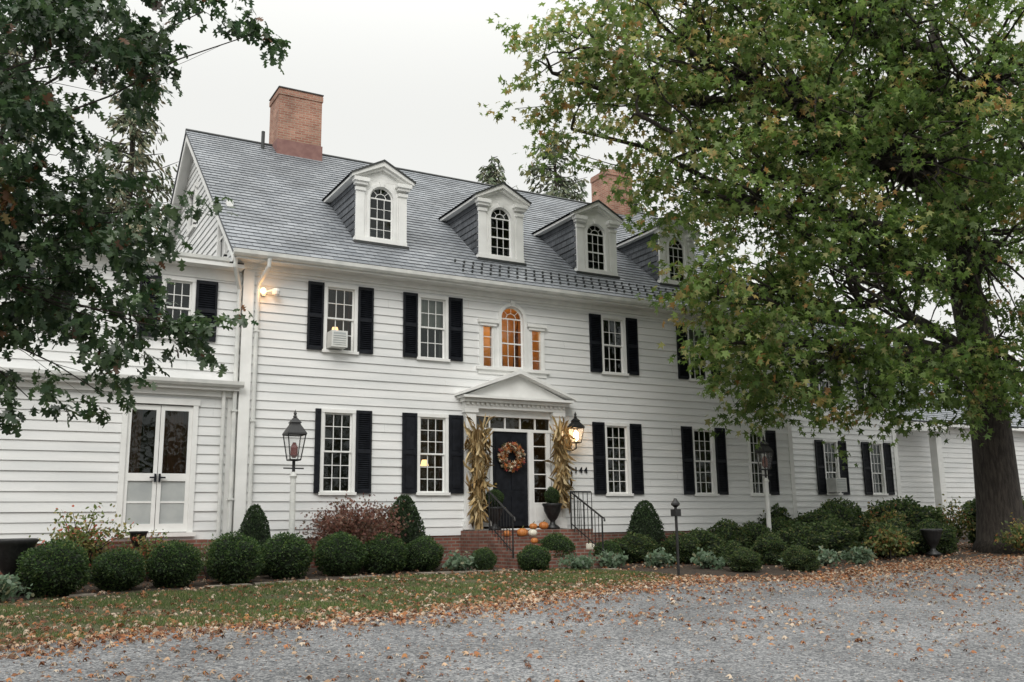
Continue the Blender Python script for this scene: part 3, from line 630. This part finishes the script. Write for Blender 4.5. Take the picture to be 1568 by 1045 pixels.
for i in range(26):
    x=-5.8+i*.42; w_=random.uniform(.30,.40); y=np.interp(x,fx,fy)+.12+random.uniform(-.03,.03); z=float(gh(x,y))
    if random.random()<.62:
        a=[(x,y-.02+random.uniform(-.02,.02)),(x+w_,y-.02+random.uniform(-.02,.02)),(x+w_-random.uniform(0,.04),y+.26),(x+random.uniform(0,.04),y+.26)]
        g.poly([(p,q,z+.03) for p,q in a]); g.poly([(a[0][0],a[0][1],z-.03),(a[1][0],a[1][1],z-.03),(a[1][0],a[1][1],z+.03),(a[0][0],a[0][1],z+.03)])
g.done('stone_path_edging',mat('flagstone',(.20,.17,.135),(.31,.27,.22),scale=4,rough=.9))
# ------------------------------------------------------------ shrubs
def shrub_mesh(name,n,cols,w,shape='ball',ls=.085,T=T_SIMPLE,rough=.06):
    ph=rng.uniform(0,6,4)
    def bump(u): return 1+rough*np.sin(u[:,0]*5+ph[0])*np.sin(u[:,1]*5+ph[1])+rough*np.sin(u[:,2]*6+u[:,0]*4+ph[2])
    u=rv(n); bumps=bump(u)
    r=(rng.uniform(.86,1.05,n)*bumps)[:,None]; p=u*r
    if shape=='cone':
        z=rng.uniform(-1,1,n); rad=np.sqrt(np.clip((1-z)/2,0,1))*1.0*np.clip((z+1.35)/.35,0,1); rad=np.minimum(rad*1.05,.8); t=rng.uniform(0,6.28,n)
        rr=rad*rng.uniform(.85,1.08,n)*(1+rough*np.sin(5*t+z*8)); p=np.stack([rr*np.cos(t),rr*np.sin(t),z],1); u=norm(np.stack([np.cos(t),np.sin(t),np.full(n,.4)],1))
    ax=u+rv(n)*.9; nr=u+rv(n)*.8
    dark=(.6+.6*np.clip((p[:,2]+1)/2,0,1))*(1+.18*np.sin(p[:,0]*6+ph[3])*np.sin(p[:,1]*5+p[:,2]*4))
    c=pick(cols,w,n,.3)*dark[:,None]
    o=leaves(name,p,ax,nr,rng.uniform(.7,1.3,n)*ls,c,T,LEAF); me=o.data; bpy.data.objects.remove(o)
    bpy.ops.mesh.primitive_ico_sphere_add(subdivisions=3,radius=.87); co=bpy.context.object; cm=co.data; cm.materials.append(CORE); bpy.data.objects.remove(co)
    if shape=='cone':
        for v in cm.vertices:
            z=v.co.z/.87; rad=min(math.sqrt(max((1-z)/2,0))*1.02*min(max((z+1.35)/.35,0),1),.76)*.88; h=math.hypot(v.co.x,v.co.y) or 1; v.co.x*=rad/h; v.co.y*=rad/h
    else:
        cv=np.array([tuple(v.co) for v in cm.vertices]); bb=bump(norm(cv)); 
        for v,q in zip(cm.vertices,bb): v.co*=float(q)
    return me,cm
BOXC=[(.045,.08,.028),(.07,.12,.038),(.028,.055,.02),(.12,.17,.055)]; BW=[4,3,4,1.3]
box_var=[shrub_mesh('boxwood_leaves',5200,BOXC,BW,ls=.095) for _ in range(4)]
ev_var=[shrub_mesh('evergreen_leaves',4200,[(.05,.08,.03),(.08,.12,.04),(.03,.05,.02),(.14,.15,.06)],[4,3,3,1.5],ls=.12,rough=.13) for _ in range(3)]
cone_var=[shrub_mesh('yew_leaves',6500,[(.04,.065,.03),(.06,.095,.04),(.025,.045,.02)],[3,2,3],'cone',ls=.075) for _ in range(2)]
def place(name,var,x,y,rx,rz,z=None,ry=None):
    zz=float(gh(x,y)) if z is None else z
    E=empty(name,(x,y,zz+rz*.92)); E.scale=(rx,ry or rx,rz); E.rotation_euler=(0,0,random.uniform(0,6))
    for me,nm in ((var[0],'leaves'),(var[1],'core')):
        o=bpy.data.objects.new(nm,me); link(o); o.parent=E
    return E
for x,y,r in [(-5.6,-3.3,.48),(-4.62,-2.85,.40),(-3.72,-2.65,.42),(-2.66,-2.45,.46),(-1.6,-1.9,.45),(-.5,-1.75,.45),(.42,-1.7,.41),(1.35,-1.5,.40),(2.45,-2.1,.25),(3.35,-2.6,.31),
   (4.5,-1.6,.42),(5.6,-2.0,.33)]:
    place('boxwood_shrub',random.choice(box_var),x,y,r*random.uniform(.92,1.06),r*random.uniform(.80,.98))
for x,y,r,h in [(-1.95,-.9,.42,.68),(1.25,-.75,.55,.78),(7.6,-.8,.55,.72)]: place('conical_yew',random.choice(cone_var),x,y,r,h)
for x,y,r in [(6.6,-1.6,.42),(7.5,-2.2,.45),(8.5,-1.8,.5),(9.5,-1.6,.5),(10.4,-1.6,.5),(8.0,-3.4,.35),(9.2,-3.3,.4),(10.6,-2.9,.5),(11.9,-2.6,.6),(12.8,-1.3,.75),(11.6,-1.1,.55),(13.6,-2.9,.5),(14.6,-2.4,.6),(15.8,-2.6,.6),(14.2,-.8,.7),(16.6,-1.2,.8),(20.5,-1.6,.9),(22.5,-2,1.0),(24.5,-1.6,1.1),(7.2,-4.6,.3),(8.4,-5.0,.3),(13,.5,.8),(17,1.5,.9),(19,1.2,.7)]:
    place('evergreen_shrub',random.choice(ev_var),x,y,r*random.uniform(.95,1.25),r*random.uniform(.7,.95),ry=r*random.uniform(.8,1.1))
def loose(name,x,y,w,h,n,cols,wts,ls,T=T_SIMPLE,stems=14,mt=LEAF,droop=0.):
    z0=float(gh(x,y)); E=empty(name,(x,y,z0)); g=G(); P=[]
    for i in range(stems):
        t=random.uniform(0,6.28); r=w*random.uniform(.25,1); hh=h*random.uniform(.55,1)*(1-.35*(r/w)**2)
        e=(x+r*math.cos(t),y+r*math.sin(t),z0+hh); m=(x+.45*r*math.cos(t),y+.45*r*math.sin(t),z0+hh*.7)
        g.tube([(x+.05*math.cos(t),y+.05*math.sin(t),z0),m,e],[.016,.01,.004],5)
        k=n//stems; s=rng.uniform(.25,1.08,k)[:,None]; a=np.array(m);b_=np.array(e); q=np.array((x,y,z0+h*.2))
        pt=(1-s)**2*q+2*s*(1-s)*a+s**2*b_; P.append(pt+rng.normal(0,.09*w+.03,(k,3))*np.array([1,1,.7]))
    g.done('stems',BARK,E); P=np.concatenate(P); P[:,2]=np.maximum(P[:,2],z0+.02); n=len(P)
    ax=rv(n)+np.array([0,0,-droop]); leaves('leaves',P,ax,rv(n)+np.array([0,0,.6]),rng.uniform(.7,1.3,n)*ls,pick(cols,wts,n,.35),T,mt,E)
loose('japanese_maple_shrub',.15,-.8,1.1,1.5,8500,[(.19,.09,.065),(.13,.06,.05),(.24,.15,.11),(.10,.07,.045)],[4,4,3,2],.06,T=T_STAR,stems=50,droop=.8)
loose('berry_shrub',-5.1,-1.6,.8,1.4,1500,[(.14,.18,.06),(.28,.24,.1),(.4,.12,.08)],[4,2,1],.075,stems=20)
loose('berry_shrub',-3.9,-1.5,.5,.85,1000,[(.12,.17,.06),(.26,.22,.09),(.35,.1,.06)],[4,2,1],.06,stems=14)
loose('rose_shrub',-2.9,-1.6,.4,.85,600,[(.09,.14,.05),(.18,.2,.09),(.5,.45,.4)],[4,2,.6],.06,stems=10)
for x,y in ((4.25,-2.95),(5.3,-2.6),(6.3,-2.9),(7.0,-3.7),(8.9,-4.6),(10.0,-4.2),(11.2,-4.1),(2.0,-2.0),(-6.3,-3.9)):
    loose('sedum_plant',x,y,.36,.34,520,[(.18,.24,.17),(.12,.18,.11),(.22,.22,.14)],[4,4,1],.10,stems=14)
for x,y,w,h in ((12.9,-3.6,.6,.8),(17.5,-4.2,.8,1.0),(18.8,-1.0,.9,1.4),(19.8,-3.6,.8,1.2),(15.6,-1.4,.7,1.3),(21.8,-3.3,1.,1.2),(16.4,-.5,.6,1.5)):
    loose('mixed_shrub',x,y,w,h,1600,[(.08,.12,.04),(.16,.17,.06),(.28,.22,.08),(.3,.13,.06)],[5,4,2,1],.09,stems=22)
# ------------------------------------------------------------ urns, pumpkins, corn
URN=[(.14,0),(.15,.04),(.06,.1),(.05,.16),(.1,.22),(.17,.36),(.19,.46),(.22,.5),(.2,.52),(.12,.5)]
def urn(x,y,z,s=1): 
    E=empty('planter_urn',(x,y,z)); g=G(); g.lathe([(r*s,h*s) for r,h in URN],(x,y,z),18); g.done('urn',IRON,E,smooth=True); return E
urn(3.62,-.42,.72,1.0); place('topiary_ball',box_var[0],3.62,-.42,.2,.2,z=1.25)
urn(5.12,-.5,.72,1.15); place('topiary_ball',box_var[1],5.12,-.5,.17,.2,z=1.3)
urn(-6.15,-2.9,-.1,1.6); urn(14.9,-3.3,-.1,1.3); urn(-4.9,-1.0,-.04,1.2); urn(-4.1,-1.1,.40,.8)
PUM=mat('pumpkin_skin',(.40,.13,.03),(.52,.2,.05),scale=4,rough=.5); PW=mat('white_pumpkin_skin',(.6,.56,.46),(.7,.66,.56),scale=4,rough=.5); GRN=mat('stem_green',(.09,.1,.03),rough=.8)
def pumpkin(x,y,z,r,m=PUM):
    E=empty('pumpkin',(x,y,z)); g=G(); pr=[(r*math.sin(t)**.8 if 0<t<math.pi else r*.1,r*.78*(1-math.cos(t))) for t in [math.pi*k/12 for k in range(13)]]
    g.lathe(pr,(x,y,z),48,lobes=10,ld=.14); g.done('pumpkin_body',m,E,smooth=True)
    g=G(); g.tube([(x,y,z+r*1.45),(x+.01,y,z+r*1.75),(x+.04,y,z+r*1.95)],[r*.16,r*.1,r*.09],7); g.done('stem',GRN,E)
for q in [(3.95,-1.1,.57,.12),(4.2,-1.12,.57,.10,PW),(4.05,-1.45,.42,.08),(4.75,-.7,.72,.11),(5.62,-1.25,.15,.16,PW),(5.85,-1.35,.12,.13),(6.05,-1.15,.12,.15,PW),(3.5,-1.2,.57,.09),(4.5,-.65,.72,.09)]: pumpkin(*q)
def corn(x,y,z0,h,n=150,spread=.3):
    E=empty('corn_stalk_bundle',(x,y,z0)); g=G()
    for i in range(16):
        t=random.uniform(0,6.28); a=random.uniform(.02,.1); b=random.uniform(.05,spread)
        g.tube([(x+a*math.cos(t),y+a*math.sin(t),z0),(x+a*.6*math.cos(t),y+a*.6*math.sin(t),z0+h*.45),(x+b*math.cos(t),y+b*math.sin(t)*.6,z0+h*random.uniform(.8,1))],[.014,.012,.007],5)
    g.done('stalks',mat('corn_stalk',(.34,.23,.10),(.45,.33,.17),rough=.9),E)
    n=n*3; zz=rng.uniform(.08,.98,n)**.85; t=rng.uniform(0,6.28,n); r=.04+zz**1.6*spread*.55*rng.uniform(.2,1,n)
    P=np.stack([x+r*np.cos(t),y+.6*r*np.sin(t),z0+zz*h],1); up=rng.choice([-1,-1,1],n)
    ax=np.stack([np.cos(t)*.4,np.sin(t)*.3-.1,up*rng.uniform(.5,1.3,n)],1)+rv(n)*.3
    T=np.array([(-.04,0,0),(-.06,.35,.08),(-.035,.75,.0),(0,1,-.3),(.035,.75,0),(.06,.35,.08),(.04,0,0)])
    leaves('corn_leaves',P,ax,rv(n),rng.uniform(.18,.46,n),pick([(.45,.33,.16),(.32,.21,.09),(.55,.44,.26)],[3,3,2],n,.35),T,DRY,E)
corn(3.24,-.35,.74,2.4,115,.32); corn(5.50,-.35,1.2,1.95,85,.26)
E=empty('door_wreath',(4.28,-.02,2.42)); n=900; t=rng.uniform(0,6.28,n); s=rng.uniform(0,6.28,n); rr=.075*rng.uniform(.6,1.1,n)
P=np.stack([4.28+(.24+rr*np.cos(s))*np.cos(t),-.05-rr*np.abs(np.sin(s)),2.42+(.24+rr*np.cos(s))*np.sin(t)],1)
leaves('wreath_leaves',P,rv(n),rv(n)+np.array([0,-1,0]),rng.uniform(.05,.11,n),pick([(.45,.15,.04),(.65,.55,.4),(.3,.06,.05),(.09,.09,.05),(.4,.22,.1)],[3,2.5,2,3,2],n),T_STAR,DRY,E)
g=G(); K=24; g.tube([(4.28+.24*math.cos(6.2832*k/K),-.03,2.42+.24*math.sin(6.2832*k/K)) for k in range(K+1)],.04,6); g.done('wreath_ring',BARK,E)
# ------------------------------------------------------------ trees
def curve(a,b,k,rise,n=7):
    a=np.array(a,float);b=np.array(b,float); m=a+(b-a)*.5+np.array([0,0,rise]); out=[]
    for i in range(n+1):
        t=i/n; p=(1-t)**2*a+2*t*(1-t)*m+t*t*b
        if 0<i<n: p=p+rng.normal(0,k,3)
        out.append(tuple(p))
    return out
def tree(name,base,trunk,blobs,T,m,ls,per,nl,cols_fn,sprad=.28,limbr=.2):
    E=empty(name,base); g=G(); g.tube(trunk[0],trunk[1],14)
    tp=[np.array(p) for p in trunk[0]]; P=[];A=[];Nn=[];C=[]
    for (c,r,dens) in blobs:
        c=np.array(c,float)
        cand=[p for p in tp if p[2]>tp[-1][2]*.28]; q=min(cand,key=lambda p:np.linalg.norm(p-c)+abs(p[2]-(c[2]-2.5))*.7)
        lr=limbr*min(1,(.35+r*.22)); pts=curve(q,c,.14*min(r,2),min(1.0,r*.5)); g.tube(pts,[lr*(1-.75*i/7) for i in range(8)],7)
        ns=max(3,int(per*r*r*dens))
        for k in range(ns):
            u=rv(1)[0]; sc=c+u*r*rng.uniform(.15,1)**.5*np.array([1.1,1.1,.9])
            d=norm((u*np.array([1,1,.3])+rv(1)[0]*.6+np.array([0,0,-.25]))[None])[0]
            if k%3==0:
                s0=np.array(pts[rng.integers(4,8)]); g.tube(curve(s0,sc,.05*r,.15*r,4),[lr*.22,lr*.17,lr*.12,lr*.08,lr*.04],5)
            kk=max(4,int(nl*rng.uniform(.6,1.3))); tt=rng.uniform(-.5,1.2,kk)[:,None]
            p=sc+d*tt*sprad*2.2+rng.normal(0,sprad*.5,(kk,3))*np.array([1,1,.6])
            P.append(p); A.append(d*.5+rv(kk)*.75+np.array([0,0,-.55])); Nn.append(rv(kk)*.7+np.array([0,0,.9]))
            C.append(cols_fn(sc,kk,(sc-c)/r))
    P=np.concatenate(P);A=np.concatenate(A);Nn=np.concatenate(Nn);C=np.concatenate(C)
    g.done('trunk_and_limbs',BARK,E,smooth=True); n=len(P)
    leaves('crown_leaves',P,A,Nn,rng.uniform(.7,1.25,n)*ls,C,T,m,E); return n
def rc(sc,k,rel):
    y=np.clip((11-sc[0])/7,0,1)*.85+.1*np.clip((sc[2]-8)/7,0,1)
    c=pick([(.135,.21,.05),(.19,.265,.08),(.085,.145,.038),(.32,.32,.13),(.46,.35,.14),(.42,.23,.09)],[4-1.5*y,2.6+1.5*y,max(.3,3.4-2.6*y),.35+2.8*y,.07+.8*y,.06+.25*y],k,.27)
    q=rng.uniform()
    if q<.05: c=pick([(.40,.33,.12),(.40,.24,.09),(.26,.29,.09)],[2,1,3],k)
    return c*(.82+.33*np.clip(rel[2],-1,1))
B=[((4.2,-2.4,11.2),1.3,.6),((4.9,-3.4,11.5),1.7,.7),((5.2,-4.3,9.6),1.5,.65),((6.9,-3.8,12),2.5,.8),((6.4,-4.6,8.0),1.4,.75),((7.9,-4.3,6.0),1.4,1),((9.4,-3.6,4.0),1.3,1.1),
((9.4,-4.1,11.1),3,.95),((11.5,-4.2,6.6),2.2,1),((12.2,-4.0,3.9),1.2,1.1),((12.7,-4.5,9.9),3.4,.95),((13.1,-4.5,14),3.5,.9),((15.6,-5.5,12),3.5,.9),((16,-4.8,7.7),2.8,.9),((17.2,-4.7,4.8),1.6,.9),((14.7,-4.3,4.3),1.3,1),
((21.2,-.4,11.8),4,.5),((20.9,-4.8,11.4),4,.5),((7.3,-4.3,4.7),.85,1.1),((8.3,-4.1,4.4),1.0,1.1),((7.0,-4.5,5.6),.8,1.1),((10,-4.3,15.6),3.5,.7),((7.6,-3.3,14.6),2.6,.6),((4.7,-2.4,9.9),.9,.5),((8.5,-4.4,8.2),2.0,.95),((10.4,-4.0,5.0),1.3,1.0),((13.4,-4.2,4.4),1.1,1.1),((16.2,-4.6,4.4),1.1,1.0)]
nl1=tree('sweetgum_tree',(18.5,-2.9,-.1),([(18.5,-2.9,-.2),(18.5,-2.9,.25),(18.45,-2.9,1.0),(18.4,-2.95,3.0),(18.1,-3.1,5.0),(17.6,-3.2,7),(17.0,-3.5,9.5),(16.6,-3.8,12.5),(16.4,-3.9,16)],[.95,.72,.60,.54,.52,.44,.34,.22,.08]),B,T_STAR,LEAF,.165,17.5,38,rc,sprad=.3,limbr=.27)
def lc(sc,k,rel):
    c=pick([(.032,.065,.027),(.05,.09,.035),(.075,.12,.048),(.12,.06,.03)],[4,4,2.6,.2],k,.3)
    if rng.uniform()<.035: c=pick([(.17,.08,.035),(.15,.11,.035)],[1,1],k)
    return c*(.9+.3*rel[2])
B=[((-6.54,-8.6,6.0),1.15,1.5),((-5.85,-9.0,6.35),.6,1.2),((-4.95,-9.6,6.5),.3,1.2),((-4.45,-9.8,6.25),.2,1.2),((-6.45,-8.35,4.8),.95,1.5),((-5.5,-8.8,4.2),.5,1.3),((-6.2,-8.2,3.6),.9,1.5),((-5.5,-8.5,3.1),.5,1.4),((-4.6,-8.9,2.95),.28,1.4),((-4.95,-8.8,3.1),.25,1.3),((-6.3,-7.9,2.3),.35,1.3),((-5.0,-9.0,4.35),.3,1.3),((-5.6,-8.25,2.35),.28,1.3),((-7.3,-7.8,4.4),1.5,1.2),((-6.6,-8.4,7.4),1.2,1.3),((-5.4,-8.9,7.3),.6,1.1),((-6.9,-8,3.0),.8,1.4)]
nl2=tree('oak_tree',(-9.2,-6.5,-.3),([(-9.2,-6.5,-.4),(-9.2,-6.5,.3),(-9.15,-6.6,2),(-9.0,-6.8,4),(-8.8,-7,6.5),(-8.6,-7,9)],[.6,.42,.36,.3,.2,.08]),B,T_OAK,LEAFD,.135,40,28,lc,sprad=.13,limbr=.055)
def conifer(x,y,h,w,seed,cols):
    E=empty('spruce_tree',(x,y,0)); g=G(); g.tube([(x,y,0),(x,y,h*.5),(x,y,h)],[.35,.2,.03],8); P=[];A=[]
    nb=int(h*8)
    for i in range(nb):
        f=(i+.5)/nb; z=h*(.12+.88*f); L=w*(1-f)**.75*random.uniform(.55,1.2)+.25; t=random.uniform(0,6.28)
        d=np.array([math.cos(t),math.sin(t),0]); dr=-.25*(1-f)-.05
        pts=[tuple(np.array([x,y,z])+d*L*s+np.array([0,0,dr*L*s+.28*L*s*s])) for s in (0,.5,1)]; g.tube(pts,[.05,.03,.01],4)
        k=int(12+L*22); s=rng.uniform(.15,1,k)[:,None]; p=np.array([x,y,z])+d*L*s+np.array([0,0,1])*(dr*L*s+.28*L*s*s)
        side=np.array([-d[1],d[0],0]); p=p+side*rng.normal(0,.14,(k,1))*L*.6*(1.1-s)+np.array([0,0,-1])*rng.exponential(.14,(k,1))
        P.append(p); A.append(d*.5+side*rng.normal(0,.7,(k,1))+np.array([0,0,-.7]))
    g.done('trunk_and_branches',BARK,E); P=np.concatenate(P);A=np.concatenate(A);n=len(P)
    leaves('needles',P,A,rv(n),rng.uniform(.2,.42,n),pick(cols,[1]*len(cols),n,.3),T_SIMPLE*np.array([.55,1,1]),NEED,E)
hazed_cols=[(.13,.17,.10),(.17,.19,.12),(.20,.20,.13),(.10,.13,.08)]  # needle greens lightened: distance haze is put into the colour
conifer(-2.4,19,20.5,4.2,1,hazed_cols+[(.22,.19,.12)]); conifer(-7,18,19,4,2,hazed_cols+[(.22,.19,.12)]); conifer(14.4,19.5,19,5.2,3,hazed_cols); conifer(17.2,18,20.5,5.5,4,hazed_cols); conifer(22,19,20,4,4,hazed_cols)
def mass(name,pts,r,n,cols,ls):
    P=[]
    for x,y,z in pts:
        k=n//len(pts); u=rv(k)*rng.uniform(.5,1,(k,1))**.5*r*np.array([1,1,1.1]); P.append(u+np.array([x,y,z]))
    P=np.concatenate(P); n=len(P); leaves(name,P,rv(n),rv(n)+np.array([0,0,.5]),rng.uniform(.6,1.3,n)*ls,pick(cols,[1]*len(cols),n,.35),T_DIA,LEAF)
mass('distant_trees',[(38+i*7,16-i*3+random.uniform(-3,3),random.uniform(3,6)) for i in range(9)],5.5,14000,[(.06,.09,.03),(.1,.11,.04),(.16,.12,.05)],.6)
mass('offscreen_treeline',[(-45+i*8,-62+random.uniform(-3,3),random.uniform(3,8)) for i in range(17)],6,9000,[(.05,.08,.03),(.09,.11,.04),(.14,.11,.04)],1.1)  # unseen clumps behind the camera, added for glass reflections and ground lighting
# ------------------------------------------------------------ light + camera
w=bpy.data.worlds.new("World"); SC.world=w; w.use_nodes=True; n=w.node_tree; N=n.nodes; L=n.links; bg=N['Background']; bg.inputs[1].default_value=.1
sk=N.new('ShaderNodeTexSky'); sk.sky_type='NISHITA'; sk.sun_disc=False; sk.air_density=1; sk.dust_density=3
hs=N.new('ShaderNodeHueSaturation'); hs.inputs['Saturation'].default_value=.2; L.new(sk.outputs[0],hs.inputs['Color'])
tc=N.new('ShaderNodeTexCoord'); sx=N.new('ShaderNodeSeparateXYZ'); L.new(tc.outputs['Generated'],sx.inputs[0])
mr=N.new('ShaderNodeMapRange'); mr.interpolation_type='SMOOTHSTEP'; mr.inputs['From Min'].default_value=.4; mr.inputs['From Max'].default_value=1; mr.inputs['To Min'].default_value=9.3; mr.inputs['To Max'].default_value=26; L.new(sx.outputs['Z'],mr.inputs['Value'])
cb=N.new('ShaderNodeCombineColor'); 
for i,k in enumerate((1.0,1.005,.975)):
    mm=N.new('ShaderNodeMath'); mm.operation='MULTIPLY'; mm.inputs[1].default_value=k; L.new(mr.outputs[0],mm.inputs[0]); L.new(mm.outputs[0],cb.inputs[i])
mx=N.new('ShaderNodeMix'); mx.data_type='RGBA'; mx.inputs['Factor'].default_value=.93; L.new(hs.outputs[0],mx.inputs['A']); L.new(cb.outputs[0],mx.inputs['B']); L.new(mx.outputs['Result'],bg.inputs[0])
sl_=bpy.data.lights.new('sun','SUN'); sl_.energy=1.4; sl_.angle=math.radians(28); sl_.color=(1,.97,.92); so=bpy.data.objects.new('sun',sl_); link(so)
d=Vector((-.55,-.85,.80)); so.rotation_euler=d.to_track_quat('Z','Y').to_euler()
sk.sun_elevation=math.atan2(d.z,math.hypot(d.x,d.y)); sk.sun_rotation=math.atan2(d.x,d.y)
f,pit,yaw,roll=1436.1838,.1942,.5147,-.0147
F=Vector((math.sin(yaw)*math.cos(pit),math.cos(yaw)*math.cos(pit),math.sin(pit))); R=Vector((math.cos(yaw),-math.sin(yaw),0)); U=R.cross(F)
R,U=R*math.cos(roll)+U*math.sin(roll),-R*math.sin(roll)+U*math.cos(roll)
cd=bpy.data.cameras.new('camera'); cd.sensor_width=36; cd.lens=f/1568*36; cd.clip_end=2000; co=bpy.data.objects.new('camera',cd); link(co)
co.matrix_world=Matrix(((R.x,U.x,-F.x,-6.7003),(R.y,U.y,-F.y,-19.5893),(R.z,U.z,-F.z,.8181),(0,0,0,1))); SC.camera=co
SC.view_settings.view_transform='Standard'; SC.view_settings.look='None'; SC.view_settings.exposure=0
print('LEAVES',nl1,nl2)
